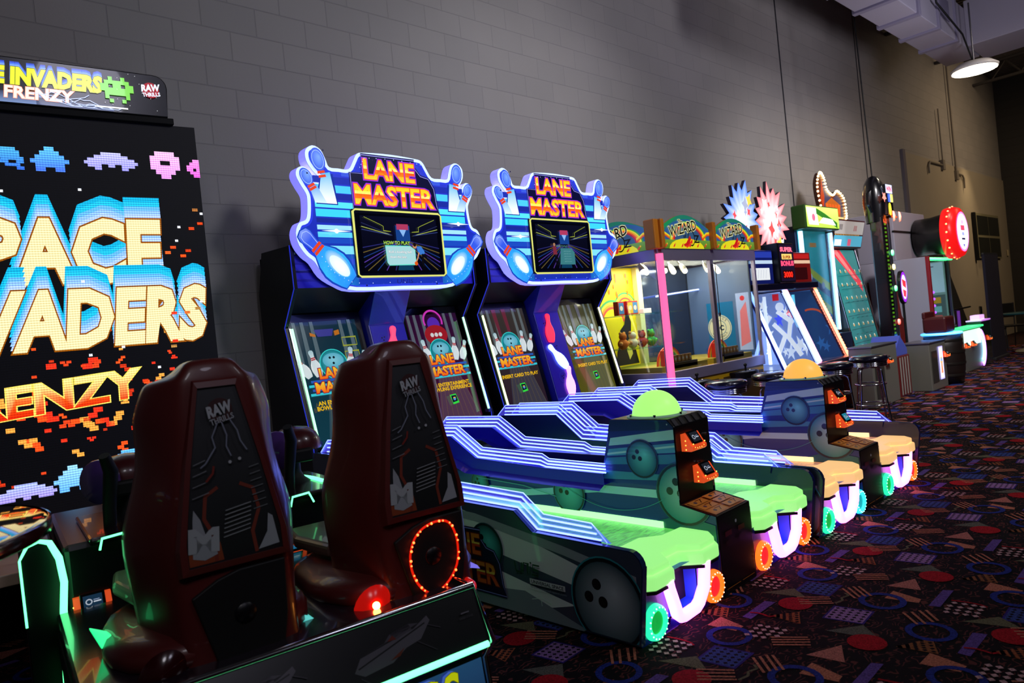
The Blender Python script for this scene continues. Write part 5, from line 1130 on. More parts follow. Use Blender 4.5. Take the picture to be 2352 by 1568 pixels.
    cx, cz = -.47, 1.13; a2.disc(cx, cz, .15, '#e0d8b0'); a2.disc(cx, cz, .14, '#1c6a90'); a2.disc(cx, cz, .133, '#e0d8b0'); a2.disc(cx, cz, .085, '#1c6a90'); a2.disc(cx, cz, .079, '#e0d8b0'); a2.text('DC', cx, cz-.028, .055, '#0c2a4a', w=.10, bold=.05)
    for i, ch in enumerate('COMICS'): an = math.pi/2+.75-i*.30; a2.text(ch, cx+.108*math.cos(an), cz+.108*math.sin(an)-.008, .026, '#0c2a4a', rot=an-math.pi/2, bold=.02)
    for i, ch in enumerate('ORIGINALS'): an = -math.pi/2-1.0+i*.25; a2.text(ch, cx+.108*math.cos(an), cz+.108*math.sin(an)-.01, .022, '#0c2a4a', rot=an+math.pi/2, bold=.02)
    a2.build('side_wall_picture', art_mat('printed_lit', .6, .3, .3, base=.8), t)  # print emits light to brighten the cabinet interior
    for z in (1.02, 1.36):
        MB().box(.10, 1.05, .45, D-.05, z, z+.012, glass_mat('shelf_glass', (.8, .95, .9), .3)).build('shelf', None, t)
    MB().box(.72, .80, D-.10, D-.04, .80, 1.88, mat('cream_post', '#e0d4a0', .5)).build('inner_post', None, t)
    for i, (x, y, dx) in enumerate(((.12, .30, -.05), (.22, .36, .04), (.42, .25, -.08), (.70, .35, -.03), (.80, .30, .05), (1.20, .25, -.06), (1.62, .4, .05))):
        mb = MB(); mb.tube([(x, y, 1.88), (x+dx*.3, y-.02, 1.83)], .008, CHROME); mb.lathe([(.018, 0), (.030, .05), (.030, .075)], c=(x+dx*.3, y-.02, 1.84), ax=(dx, -.6, -1), m=mat('lamp_white', '#d8d0c0', .4), n=12)
        s = mb.build('spot_lamp', None, t); MB().ball((x+dx*.3+dx*.075, y-.065, 1.765), .026, glow('spot_bulb', '#fff0c0', 14), 12).build('bulb', None, s)
    MB().tube([(1.0, .75, 1.55), (1.80, .70, 1.60)], .010, glow('blue_tube', '#5080ff', 3.0), 8).build('blue_tube_light', None, t)
    # playing decks with rainbow arches
    for x in (.06, .98):
        MB().box(x, x+.80, .10, D-.06, .76, .84, mat('deck_yellow', '#b8a030', .4)).build('deck', None, t, .006)
        mb = MB()
        for k, c in enumerate(('#e04020', '#f0a020', '#e8e040', '#40a060')):
            mb.tube([(x+.30+(.20-.016*k)*math.cos(R(180*i/14)), .22, .84+(.18-.014*k)*math.sin(R(180*i/14))) for i in range(15)], .009, mat('rainbow_%d' % k, c, .3, emit=c, es=.25), 6)
        mb.build('rainbow_arch', None, t)
        MB().box(x+.10, x+.16, .10, .18, .84, .99, mat('red_tower', '#c82020', .3, emit='#e02020', es=.2)).build('ticket_tower', None, t, .004)
        o = MB().box(x+.20, x+.62, .10, .16, .80, .86, mat('coin_dark', '#403418', .4)).build('coin_chute', None, t, .004)
        # control shelf with joystick at the front
        cs = [(x+.10, -.02)]+[(x+.30+.20*math.cos(R(180+180*i/12)), -.02-.17*math.sin(R(180*i/12))) for i in range(13)]+[(x+.50, -.02)]
        mb = MB(); mb.prism([(cs[0][0], 0)]+cs[1:-1]+[(cs[-1][0], 0)], (0, 0, .60), (1, 0, 0), (0, 1, 0), (0, 0, 1), .07, BLACK); c_ = mb.build('control_shelf', None, t, .006)
        MB().lathe([(0, .003), (.11, .003), (.115, 0)], c=(x+.30, -.09, .67), m=mat('shelf_top_grey', '#6a7088', .25, .4), n=24, sy=.6).build('shelf_top', None, c_)
        MB().tube([(x+.28, -.09, .67), (x+.27, -.095, .725)], .010, BLACKM).build('joystick', None, c_)
        MB().ball((x+.27, -.095, .735), .018, BLACKM, 12).build('joystick_knob', None, c_)
        MB().ball((x+.35, -.10, .672), .012, CHROME, 10).build('button', None, c_)
    l = bpy.data.lights.new('cabinet_lamp', 'AREA'); l.energy = 42; l.color = (1, .92, .68); l.shape = 'RECTANGLE'; l.size = 1.5; l.size_y = .4
    o = bpy.data.objects.new('cabinet_lamp', l); COL.objects.link(o); o.parent = t; o.location = (W/2, D/2, 1.875)
oz()
OX, OY = 5.56, 3.88
# prizes on the shelves and decks
def copy_tree(o, parent=None):
    c = o.copy(); COL.objects.link(c); c.parent = parent
    for ch in o.children: copy_tree(ch, c)
    return c
def prize(name, label, cat, fn, loc, group=None, rz=0):
    t = thing(name, label, cat, loc, rz, group); fn(t); return t
def box_prize(c, c2, w_=.09, d_=.06, h=.13):
    def fn(t):
        m = mat('carton_'+c.strip('#'), c, .4); b = MB().box(-w_/2, w_/2, -d_/2, d_/2, 0, h, m).build('carton', None, t, .003)
        a = Art((0, -d_/2-.001, 0), (1, 0, 0), (0, 0, 1)); a.rect(-w_*.4, h*.1, w_*.4, h*.9, c2); a.disc(0, h*.5, w_*.25, '#e8e0c0', n=12); a.build('carton_picture', PRINTM, b)
    return fn
def plush(c, c2):
    def fn(t):
        m = mat('plush_'+c.strip('#'), c, .9); m2 = mat('plush_'+c2.strip('#'), c2, .9)
        MB().ball((0, 0, .05), .055, m, 12).build('body', None, t); h = MB().ball((0, -.005, .125), .04, m, 12).build('head', None, t)
        for s in (-1, 1): MB().ball((s*.03, 0, .158), .016, m2, 8).build('ear', None, t); MB().ball((s*.055, -.02, .055), .02, m2, 8).build('arm', None, t)
    return fn
for i, (x, y) in enumerate(((.16, .62), (.28, .60), (.40, .63))):
    prize('toy_carton', ('red and blue toy carton on the top glass shelf, nearest the pink corner light', 'yellow-fronted red toy carton in the middle of the top glass shelf', 'red toy carton at the right of the top glass shelf')[i], 'box', box_prize('#d83018', ('#3a80b0', '#e8c030', '#3a80b0')[i], .10, .06, .14), (OX+x, OY+y, 1.3725))
prize('gift_card_box', 'small white box lying on the top glass shelf', 'box', lambda t: MB().box(-.07, .07, -.03, .03, 0, .05, mat('white_box', '#e8e4d8', .4, emit='#fff0d0', es=.15)).build('carton', None, t, .004), (OX+.54, OY+.58, 1.3725))
for i, (x, c, c2, w_) in enumerate(((.17, '#d8701c', '#f0a048', 'orange'), (.33, '#e8d8b0', '#d8a060', 'cream'), (.49, '#a02820', '#701818', 'dark red'), (.65, '#2a8a30', '#48b848', 'green'))):
    prize('plush_toy', '%s plush toy sitting on the lower glass shelf of the prize game' % w_, 'toy', plush(c, c2), (OX+x, OY+.62, 1.0325))
for i, (x, c) in enumerate(((.2, 'left'), (1.1, 'right'))):
    prize('toy_carton', 'small blue carton on the yellow playing deck of the %s door' % c, 'box', box_prize('#2848a0', '#e0e0e8', .06, .05, .08), (OX+x+.48, OY+.5, .841))

for d_, nm in ((.26, 'left'), (1.18, 'right')):
    c0 = None
    for k in range(6):
        if c0 is None:
            c0 = prize('card_pack', 'small brown card pack in the row along the front edge of the %s deck' % nm, 'card pack', box_prize('#8a5a28', '#c89848', .05, .02, .07), (OX+d_+.065*k, OY+.13, .861), group='card packs on the %s deck' % nm)
        else:
            c = copy_tree(c0); c.location = (OX+d_+.065*k, OY+.13, .861)

# ================================================================== bar stools
SEATP = mat('stool_vinyl', '#141428', .25, coat=.6)
def stool():
    t = thing('bar_stool', '', 'stool')
    st = MB(); st.lathe([(.172, .635), (.182, .645), (.186, .665), (.180, .688), (.150, .700), (.08, .706), (0, .707)], m=SEATP, n=40); st.build('seat', None, t)
    mb = MB(); prof = [(.0, .585), (.168, .585)]
    for k in range(3): z = .585+k*.017; prof += [(.172, z+.003), (.177, z+.0085), (.172, z+.014), (.166, z+.017)]
    prof += [(.172, .638)]; mb.lathe(prof, m=CHROME, n=40); mb.build('chrome_band', None, t)
    for k in range(4):
        an = R(45+90*k); c, s = math.cos(an), math.sin(an)
        MB().tube([(0.02*c, .02*s, .575), (.10*c, .10*s, .575), (.125*c, .125*s, .56), (.135*c, .135*s, .53), (.165*c, .165*s, .25), (.20*c, .20*s, .012)], .0115, CHROME, 10).build('leg', None, t)
    for z, r_ in ((.40, .148), (.19, .175)):
        MB().tube([(r_*math.cos(R(10*k)), r_*math.sin(R(10*k)), z) for k in range(36)], .0085, CHROME, 8, closed=True).build('foot_ring', None, t)
    return t
S0 = stool(); S0.location = (5.63, 3.335, 0); S0['label'] = 'black stool before the prize game, leftmost, its legs hidden by the near bowling rails'; S0['group'] = 'chrome bar stools before the prize games'
for x, y, rz, lb in ((6.22, 3.20, .3, 'black stool before the prize game, second from the left'), (7.03, 2.98, .9, 'black stool just right of the cream dome, third from the left'), (7.80, 2.93, .5, 'rightmost black-topped stool with its whole chrome frame in view')):
    c = copy_tree(S0); c.location = (x, y, 0); c.rotation_euler.z = rz; c['label'] = lb

# ================================================================== two-player tilted glass game with LED edges
def super_bonus():
    t = thing('coin_pusher', 'two-bay pusher game with sloping LED-edged glass fronts and spiky lit toppers', 'arcade game', (7.50, 3.67, 0))
    RED = mat('pusher_red', '#8a1414', .35, coat=.3); BLU = mat('pusher_blue', '#1c2a8a', .35, coat=.3)
    MB().box(0, 1.66, .0, 1.1, 0, .56, RED).build('base', None, t, .01)
    MB().box(0, 1.66, -.12, .02, .50, .62, mat('front_shelf', '#10102a', .3, coat=.5)).build('front_shelf', None, t, .01)
    pr = [(.0, .56), (.36, 1.50), (1.1, 1.50), (1.1, .56)]
    dr = Vector((0, .36, .94)).normalized()
    for i, x in enumerate((0, .83, 1.66)):
        mb = MB(); mb.prism(pr if i == 2 else [(.0, .56), (.36, 1.50), (.40, 1.50), (.04, .56)], (x-.012, 0, 0), (0, 1, 0), (0, 0, 1), (1, 0, 0), .024, (BLU, BLACK, RED)[i]); mb.build('side_panel', None, t)
        if i == 0: mb = MB(); mb.prism([(.04, .60), (.40, 1.50), (1.1, 1.50), (1.1, .60)], (0, 0, 0), (0, 1, 0), (0, 0, 1), (1, 0, 0), .004, GLASS); mb.build('side_glass', None, t)
        if i > 0:
            a = Art((x-.014, 0, 0), (0, -1, 0), (0, 0, 1)); sh = [(-1.05, .60), (-.06, .60), (-.40, 1.48), (-1.05, 1.48)]; q = random.Random(5+i); a.poly(sh, ('#7a90c8', '#2a4878')[i-1]); a.clips = [ccw(sh)]
            for k in range(16 if i == 1 else 5):
                px, pz = -q.uniform(.12, .75), q.uniform(.68, 1.40); s_ = q.uniform(.03, .085); c = q.choice(['#ffffff', '#ffffff', '#e8f0ff', '#ff8890', '#5060ff', '#f4f8ff'] if i == 1 else ['#3a70b0', '#1c2c50', '#487098'])
                a.poly([(px+s_*(1 if j % 2 else .4)*math.cos(R(36*j+k*20)), pz+s_*(1.6 if j % 2 else .6)*math.sin(R(36*j+k*20))) for j in range(10)], c)
            if i == 1:
                for L in ([(-.20, .70), (-.34, .92), (-.30, 1.12), (-.46, 1.25)], [(-.48, .74), (-.38, .95), (-.52, 1.10)], [(-.30, 1.10), (-.18, 1.22)], [(-.55, 1.2), (-.66, 1.05)]): a.line(L, .055, '#ffffff')
                a.disc(-.42, 1.30, .055, '#f0f4ff', n=12); a.rect(-.5, 1.38, -.42, 1.46, '#d82030')
            else: a.ring(-.42, 1.02, .20, .225, '#f05a28', a0=20, a1=110, n=16)
            a.build('inner_picture', art_mat('inner_lit_%d' % i, (1.5, .9)[i-1], .3), t)
    for i, (x, c, s_) in enumerate(((-.012, (.25, .40, 1.0), 5), (.80, (.22, .30, 1.0), 5), (.86, (1.0, .25, .55), 3.2), (1.665, (1.0, .16, .03), 4))):
        MB().tube([(x, -.012, .56), (x, .348, 1.50)], .020, glow('edge_light_%d' % i, c, s_), 8).build('edge_light', None, t)
    m2 = MB()
    for k in range(26): m2.ball((1.665, -.028+.36*k/26, .56+.94*k/26), .009, glow('amber_dot', '#ff7010', 12), 6)
    m2.build('edge_bulbs', None, t)
    for i in range(2):
        x0 = .03+.83*i; mb = MB(); N = Vector((1, 0, 0)).cross(dr)
        mb.prism([(x0, .02), (x0+.76, .02), (x0+.76, .97), (x0, .97)], (0, .0, .56), (1, 0, 0), dr, N, .004, GLASS); mb.build('sloping_glass', None, t)
        MB().box(x0, x0+.76, .04, 1.05, .56, .60, mat('play_deck', '#687080', .25, .3, emit='#90a8ff', es=.10)).build('play_deck', None, t)
        MB().box(x0+.02, x0+.74, .95, 1.05, .60, 1.46, mat('inner_back_%d' % i, ('#9aa8d0', '#38507a')[i], .3, emit=('#c0d0ff', '#3a5aa0')[i], es=.35)).build('inner_back', None, t)
        a = Art((x0, .94, .60), (1, 0, 0), (0, 0, 1))
        for k in range(10 if i == 0 else 6):
            c = ['#f4f8ff', '#ff8890', '#5060ff', '#e0e8ff', '#fff0c8'][k % 5]; x, z = rnd.uniform(.1, .62), rnd.uniform(.08, .76); s = rnd.uniform(.04, .10)
            p = [(x+s*(1 if j % 2 else .45)*math.cos(R(36*j+k*20)), z+s*(1.5 if j % 2 else .6)*math.sin(R(36*j+k*20))) for j in range(10)]; a.poly(p, c)
        a.rect(.30, .66, .40, .76, '#d82030'); a.build('back_picture', art_mat('bright_print', .9, .3), t)
    for x, m_ in ((.60, '#e8f0ff'), (1.36, '#60d8f0')):
        MB().tube([(x, .5, .62), (x, .5, 1.44)], .02, glow('inner_tube_'+m_.strip('#'), m_, 2.2), 8).build('inner_tube', None, t)
    MB().box(-.02, 1.68, .30, 1.1, 1.50, 1.58, mat('top_bar', '#0c0c24', .3, coat=.5)).build('top_bar', None, t, .01)
    # score boxes
    MB().box(.02, .62, .36, .9, 1.58, 1.98, BLU).build('score_box', None, t, .01)
    a = Art((.02, .358, 1.58), (1, 0, 0), (0, 0, 1)); a.rect(.05, .05, .50, .19, '#e8ecf0'); 
    for k in range(6): a.line([(.09+.06*k, .07), (.12+.06*k, .17)], .006, '#a0a8b8')
    a.rect(.02, .24, .58, .28, '#c0d8f0'); a.rect(.02, .31, .58, .38, '#283ca8'); a.build('score_picture', LCDB, t)
    MB().box(.62, 1.02, .28, .9, 1.58, 2.06, BLACK).build('bonus_box', None, t, .01)
    a = Art((.62, .278, 1.58), (1, 0, 0), (0, 0, 1)); a.rect(.02, .02, .38, .46, '#140c20'); a.text('SUPER', .20, .375, .05, '#f06880', w=.30, bold=.05, out='#5a1a40', ow=.10); a.rect(.07, .28, .33, .345, '#e0b860'); a.text('SUPER', .20, .29, .035, '#7a3010', w=.20, bold=.04); a.text('BONUS', .20, .205, .055, '#f0486a', w=.32, bold=.05, out='#5a1a40', ow=.10); a.rect(.06, .05, .34, .15, '#200408'); a.text('3000', .20, .065, .065, '#ff2818', w=.22, bold=.04); a.build('bonus_sign', art_mat('bonus_lit', 1.2, .3), t)
    MB().box(1.02, 1.64, .36, .9, 1.58, 1.96, RED).build('score_box', None, t, .01)
    a = Art((1.02, .358, 1.58), (1, 0, 0), (0, 0, 1)); a.rect(.05, .04, .50, .19, '#30080c'); a.rect(.02, .24, .60, .28, '#e8c0a0'); a.rect(.04, .30, .58, .36, '#b82020'); a.build('score_picture', LCDB, t)
    # toppers: cut-out star bursts, lit from inside
    def burst(x, z, sx, sz, c0, c1, seed, y):
        q = random.Random(seed); n = 34; p = []
        for k in range(n):
            an = 2*math.pi*k/n; r_ = (1.0 if k % 2 else .70)*q.uniform(.86, 1.08)
            if 50 < math.degrees(an) < 130: r_ *= 1.12
            p.append((x+sx*r_*math.cos(an), z+sz*r_*math.sin(an)))
        mb = MB(); mb.prism(p, (0, y, 0), (1, 0, 0), (0, 0, 1), (0, -1, 0), .04, mat('burst_side', '#403848', .5)); b = mb.build('star_topper', None, t)
        a = Art((0, y-.041, 0), (1, 0, 0), (0, 0, 1)); a.raw([(x, z)]+p, [(0, i+1, (i+1) % n+1) for i in range(n)], [lin(c1)]+[lin(c0)]*n)
        for k in range(16):
            px, pz = x+q.uniform(-.5, .5)*sx, z+q.uniform(-.75, .6)*sz; s = q.uniform(.03, .09); c = q.choice(['#ffffff', '#d8e8ff', '#f0c850', '#48b868', '#e85050', '#a0a8c0', '#ffe8e0'])
            a.poly([(px+s*(1 if j % 2 else .5)*math.cos(R(45*j+k*9)), pz+s*(1.3 if j % 2 else .6)*math.sin(R(45*j+k*9))) for j in range(8)], c)
        a.build('topper_picture', art_mat('topper_lit', 1.05, .3), b)
    burst(.30, 2.37, .42, .42, '#5a88f0', '#f0f8ff', 4, .55); burst(1.14, 2.38, .46, .46, '#e87880', '#ffffff', 9, .62)
super_bonus()

# ================================================================== tall drop game with green header
def drop_game():
    t = thing('drop_game', 'tall teal game with a bright green header and white-blue side lights', 'arcade game', (9.37, 4.2, 0))
    BL = mat('drop_body', '#0c1838', .35, coat=.3); W = 1.00
    MB().box(0, W, .1, .60, 0, 2.36, BL).build('body', None, t, .01)
    MB().box(0, W, -.12, .1, 0, .86, BL).build('lower_body', None, t, .01)
    MB().box(-.03, W+.03, -.08, .12, 2.30, 2.62, mat('header_green_box', '#2a5018', .4)).build('header', None, t, .02)
    a = Art((0, -.081, 2.30), (1, 0, 0), (0, 0, 1)); a.rect(-.01, .02, W+.01, .30, '#a8e048', '#c8f070'); a.poly([(.05, .05), (.35, .05), (.30, .28), (.0, .28)], '#d0e8d0'); a.poly([(.30, .20), (.62, .12), (.95, .02), (.95, .10), (.55, .22), (.30, .28)], '#2a6a20'); a.poly([(.35, .08), (.9, .06), (.80, .14), (.5, .16)], '#f4fff0'); a.disc(.2, .15, .05, '#e06080', n=12); a.build('header_picture', art_mat('green_header_lit', 1.15, .3), t)
    a = Art((0, .098, .86), (1, 0, 0), (0, 0, 1)); a.rect(.06, .0, W-.06, 1.44, '#1c7078', '#2a98a0'); 
    a.clips = [[(.06, 0), (W-.06, 0), (W-.06, 1.44), (.06, 1.44)]]
    for k in range(4): z = .95-k*.34; a.poly([(.06, z), (W-.06, z-.35), (W-.06, z-.24), (.06, z+.11)], '#8a9a30'); a.poly([(.06, z-.11), (W-.06, z-.46), (W-.06, z-.36), (.06, z-.01)], '#34406a'); a.disc(.35+.1*(k % 2), z-.14, .05, '#a0b0d0', n=10); a.disc(.72, z-.27, .05, '#7080a8', n=10)
    a.clips = None; a.rect(.40, 1.22, .60, 1.28, '#a07030'); a.build('playfield', art_mat('playfield_lit', .8, .2, .4), t)
    for x in (.03, W-.03): MB().tube([(x, .04, .90), (x, .04, 2.28)], .030, glow('white_blue_tube', (.30, .62, 1.0), 2.8), 10).build('side_light', None, t)
    MB().box(.05, W-.05, .02, .03, .88, 2.30, GLASS).build('front_glass', None, t)
drop_game()

# ================================================================== peg game with bulb-edged topper
def peg_game():
    t = thing('peg_game', 'sloping teal peg-board game under a bulb-edged flame-shaped topper', 'arcade game', (10.47, 4.06, 0))
    BK = mat('peg_body', '#141418', .4, coat=.2); W = 1.03
    MB().box(0, W, -.02, .70, 0, .60, mat('peg_base_grey', '#6a6a5c', .45)).build('base', None, t, .01)
    MB().box(-.0, W, -.06, .5, .60, .635, mat('peg_shelf', '#20303a', .2, coat=.6)).build('shelf', None, t, .008)
    a = Art((0, -.05, .636), (1, 0, 0), (0, 1, 0)); 
    for k in range(7): a.poly([(.05+.12*k, .02), (.14+.12*k, .03), (.10+.12*k, .12), (.03+.12*k, .10)], ['#20a850', '#d04040', '#e8e8f0', '#3060d0'][k % 4])
    a.build('shelf_graphic', art_mat('shelf_lit', .8, .3), t)
    d_ = Vector((0, .26, 1.48)).normalized(); N = Vector((1, 0, 0)).cross(d_)
    mb = MB(); mb.prism([(0, .60), (.05, .60), (.32, 2.10), (.68, 2.10), (.68, .60)], (0, 0, 0), (0, 1, 0), (0, 0, 1), (1, 0, 0), W, BK); mb.build('cabinet', None, t)
    a = Art((0, .055, .62), (1, 0, 0), tuple(d_), z=.004); a.rect(.05, .0, W-.05, 1.46, '#1c6a6c', '#2a8888'); a.poly([(.08, 1.46), (.45, 1.46), (.94, .95), (.90, .80), (.50, 1.15)], '#e03040'); a.poly([(.18, 1.46), (.34, 1.46), (.80, 1.0), (.68, 1.02)], '#ff8080')
    for j in range(6):
        for i in range(5): x, z = .16+.175*i+.05*(j % 2), .12+.20*j; a.disc(x, z, .022, '#c8a060', n=10); a.disc(x-.006, z+.018, .012, '#e8f0f0', n=8)
        a.line([(.08, .05+.20*j), (.94, .07+.20*j)], .006, '#0c3a3c')
    a.build('peg_board', art_mat('peg_lit', .8, .25, .4), t)
    pg = MB()
    for j in range(5):
        for i in range(5): o = Vector((.22+.175*i, .055, .62))+d_*(.18+.24*j); pg.tube([o, o+N*.035], .006, CHROME, 6)
    pg.build('pegs', None, t)['kind'] = 'stuff'
    for x in (.01, W-.01): MB().tube([(x, .045, .62), (x, .31, 2.10)], .012, CHROME, 8).build('edge_trim', None, t)
    mb = MB(); mb.prism([(.22, 2.08), (.12, 2.48), (.60, 2.50), (.68, 2.08)], (-.03, 0, 0), (0, 1, 0), (0, 0, 1), (1, 0, 0), W+.06, mat('header_frame', '#4a1418', .35)); mb.build('header', None, t, .008)
    u = Vector((0, -.10, .40)).normalized(); a = Art((0, .22, 2.08), (1, 0, 0), tuple(u), z=.003); a.rect(.0, .20, W, .39, '#a8a8a4'); a.rect(.0, .02, W, .18, '#48b0d0'); a.rect(.04, .03, .28, .12, '#e8e8f0'); a.rect(.50, .03, .62, .13, '#e06080')
    for k in range(3): a.rect(.13+.04*k, .26, .15+.04*k, .34, '#28282c'); a.rect(.66+.04*k, .25, .68+.04*k, .33, '#8a3038')
    for k in range(16): a.disc(.03+.055*k, .19, .010, '#ffc050', n=8)
    a.build('header_picture', art_mat('peg_header_lit', .75, .3), t)
    fl = smooth([(.02, 2.32), (-.10, 2.55), (-.12, 2.76), (-.02, 2.90), (.08, 2.84), (.14, 2.70), (.30, 2.64), (.44, 2.70), (.62, 2.62), (.66, 2.46), (.62, 2.34), (.3, 2.32)], 4)
    fl = [(x*1.2+.03, 2.50+(z-2.32)*1.18) for x, z in fl]
    mb = MB(); mb.prism(fl, (0, .36, 0), (1, 0, 0), (0, 0, 1), (0, -1, 0), .05, mat('topper_side', '#3a1c10', .5)); tp = mb.build('topper', None, t)
    a = Art((0, .309, 0), (1, 0, 0), (0, 0, 1)); a.poly(inset(fl, .0), '#58200c'); a.poly([(x*.8+.09, (z-2.78)*.8+2.75) for x, z in fl], '#3a3450'); a.poly([(.14, 2.56), (.62, 2.56), (.66, 2.74), (.36, 2.84), (.12, 2.74)], '#b05818')
    for k in range(5): a.rect(.16+.10*k, 2.60, .22+.10*k, 2.74, '#e05a20')
    a.rect(.08, 2.51, .72, 2.56, '#e8d890'); a.poly([(-.03, 2.78), (.05, 3.10), (.11, 2.84), (.06, 2.66)], '#a83818'); a.build('topper_picture', art_mat('topper2_lit', .9, .4), tp)
    q = [fl[i] for i in range(0, len(fl), 1)]; mb = MB()
    bulbs(mb, [(x, .295, z) for x, z in q if z > 2.52], .0155, glow('warm_bulb', '#ffd890', 9)); mb.build('bulbs', None, tp)['kind'] = 'stuff'
peg_game()

# ================================================================== rocket-shaped height tower
def rocket():
    t = thing('rocket_tower', 'tall black rocket-shaped tower with coloured round lights up its shaft', 'arcade game', (10.66, 3.72, 0))
    BK = mat('rocket_black', '#0c0c10', .25, coat=.6)
    MB().box(-.22, .22, -.22, .25, 0, .55, BK).build('base', None, t, .02)
    MB().box(-.10, .06, -.12, .06, .55, 2.42, BK).build('shaft', None, t, .02)
    MB().tube([(.12, -.09, .55), (.12, -.09, 2.42)], .038, mat('rail_tube', '#3a3a44', .3, .6), 12).build('light_tube', None, t)
    m2 = MB()
    for k in range(30): m2.box(-.06, -.01, -.126, -.12, .66+.056*k, .685+.056*k, mat('ladder_light', '#4a8a18', .4, emit='#60b020', es=.35))
    m2.build('ladder_marks', None, t)['kind'] = 'stuff'
    MB().lathe([(.13, 2.34), (.135, 2.46), (.15, 2.62), (.145, 2.76), (.12, 2.88), (.07, 2.97), (0, 3.0)], m=BK, n=28).build('rocket_head', None, t)
    for s in (-1, 1):
        mb = MB(); mb.prism([(s*.12, 2.46), (s*.25, 2.58), (s*.24, 2.74), (s*.12, 2.80)], (0, -.02, 0), (1, 0, 0), (0, 0, 1), (0, 1, 0), .04, BK); mb.build('fin', None, t, .006)
    MB().box(-.02, .20, -.175, -.12, 2.42, 2.85, BK).build('sign_box', None, t, .01)
    a = Art((-.03, -.177, 0), (1, 0, 0), (0, 0, 1)); a.poly([(-.10+.055*(1 if j % 2 else .5)*math.cos(R(36*j+18))*1.6, 2.66+.075*(1 if j % 2 else .55)*math.sin(R(36*j+18))) for j in range(10)], '#ff9080')
    a.rect(-.02, 2.72, .22, 2.84, '#c8d0ff'); a.text('WIN', .10, 2.745, .07, '#e04838', w=.19, bold=.04); a.rect(.04, 2.60, .12, 2.71, '#4868f0'); a.rect(.12, 2.60, .22, 2.71, '#f0e070'); a.disc(.08, 2.50, .05, '#f0e040', ry=.09, n=14)
    a.build('head_sign', art_mat('rocket_lit', 1.2, .3), t)
    for x, z, c in ((.12, 1.90, '#20f070'), (.12, 1.70, '#ffe870'), (.12, 1.40, '#20e868'), (.12, .93, '#ff4028')):
        MB().lathe([(0, .02), (.038, .015), (.042, 0)], c=(x, -.125, z), ax=(0, -1, 0), m=glow('dot_'+c.strip('#'), c, 3.5), n=16).build('round_light', None, t)
    for x in (.07, .30):
        MB().lathe([(0, .03), (.06, .02), (.075, 0)], c=(x, -.20, 2.40), ax=(.3, -1, 0), m=glow('beacon', '#ff5818', 3.2), n=16).build('beacon', None, t)
    MB().tube([(.07, -.16, 2.40), (.30, -.16, 2.40)], .02, BK).build('beacon_arm', None, t)
    MB().tube([(0, .0, 3.0), (0, .05, 6.4)], .010, BLACKM).build('power_cable', None, t)
rocket()

def sign_on_post(label, x, y, z, rx, rz_, body, face, es):
    t = thing('oval_sign', label, 'sign', (x, y, 0))
    MB().tube([(0, .03, 0.0), (0, .03, z)], .02, BLACKM).build('post', None, t); MB().lathe([(0, .01), (.10, .01), (.12, 0)], m=BLACKM, n=20).build('foot', None, t)
    b = MB().lathe([(0, .05), (1.0, .05), (1.06, .0), (1.06, -.04), (0, -.04)], c=(0, 0, z), ax=(0, -1, 0), m=body, n=32, sx=1, sy=1)
    o = b.build('sign_body', None, t); return t, o
def oval(label, x, y, z, a_, b_, face, pic=None, post=True):
    t = thing('oval_sign', label, 'sign', (x, y, 0)); BK = mat('oval_black', '#141418', .3, coat=.4)
    e = lambda k, s=1: (a_*s*math.cos(2*math.pi*k/32), z+b_*s*math.sin(2*math.pi*k/32))
    MB().prism([e(k) for k in range(32)], (0, 0, 0), (1, 0, 0), (0, 0, 1), (0, 1, 0), .05, BK).build('sign_body', None, t, .006)
    if face:
        a = Art((0, -.001, 0), (1, 0, 0), (0, 0, 1)); a.poly([e(k, .92) for k in range(32)], '#8a28c8'); a.poly([e(k, .74) for k in range(32)], '#e8d8f0'); a.poly([(-.07, z+.12), (.08, z+.08), (.07, z-.02), (-.05, z+.02)], '#e03040'); a.poly([(-.06, z-.03), (.07, z-.06), (.04, z-.15), (-.05, z-.13)], '#e83850'); a.build('sign_face', art_mat('oval_lit', 1.3, .3), t)
    MB().tube([(0, .03, 0), (0, .03, z-b_+.02)], .018, BLACKM).build('post', None, t); MB().lathe([(0, .012), (.10, .012), (.11, 0)], m=BLACKM, n=20).build('foot', None, t)
oval('lit purple and white oval sign on a thin post beside the rocket tower', 11.20, 3.62, 1.41, .14, .24, True)
oval('dark unlit oval sign on a post, just right of the lit oval one', 11.52, 3.91, 1.68, .16, .28, False)
oval('dark oval sign partly hidden behind the rocket tower', 11.72, 4.45, 1.97, .15, .25, False)

# ================================================================== steel cabinets, crates and barrel before the far games
def steel_cabinet(label, x, y, w_, d_, h, poster, rd):
    t = thing('game_cabinet', label, 'cabinet', (x, y, 0)); g = mat('cabinet_grey', '#8a8a7e', .4, .4)
    MB().box(0, w_, 0, d_, 0, h, g).build('body', None, t, .01); MB().box(-.01, w_+.01, -.01, d_+.01, h, h+.02, STEEL).build('top', None, t, .004)
    MB().box(.05, w_*.42, -.006, 0, .10, h-.10, mat('cabinet_door', '#44443e', .4, .3)).build('door', None, t, .003)
    if poster:
        a = Art((0, -.008, 0), (1, 0, 0), (0, 0, 1)); x0 = w_*.50; a.rect(x0, .12, x0+.17, h-.06, '#b8b0ff'); a.rect(x0+.02, .14, x0+.15, h-.08, '#f4f0ff'); a.disc(x0+.085, h*.6, .05, '#f0a860', n=14); a.poly([(x0+.04, .2), (x0+.13, .2), (x0+.11, .34), (x0+.06, .34)], '#e88868'); a.rect(x0+.05, .36, x0+.12, .40, '#70a8e0'); a.build('lit_poster', art_mat('poster_lit', 1.3, .3), t)
    if rd: reader('card_reader', w_*rd, -.005, h-.18, t, '#302820', .8)
    return t
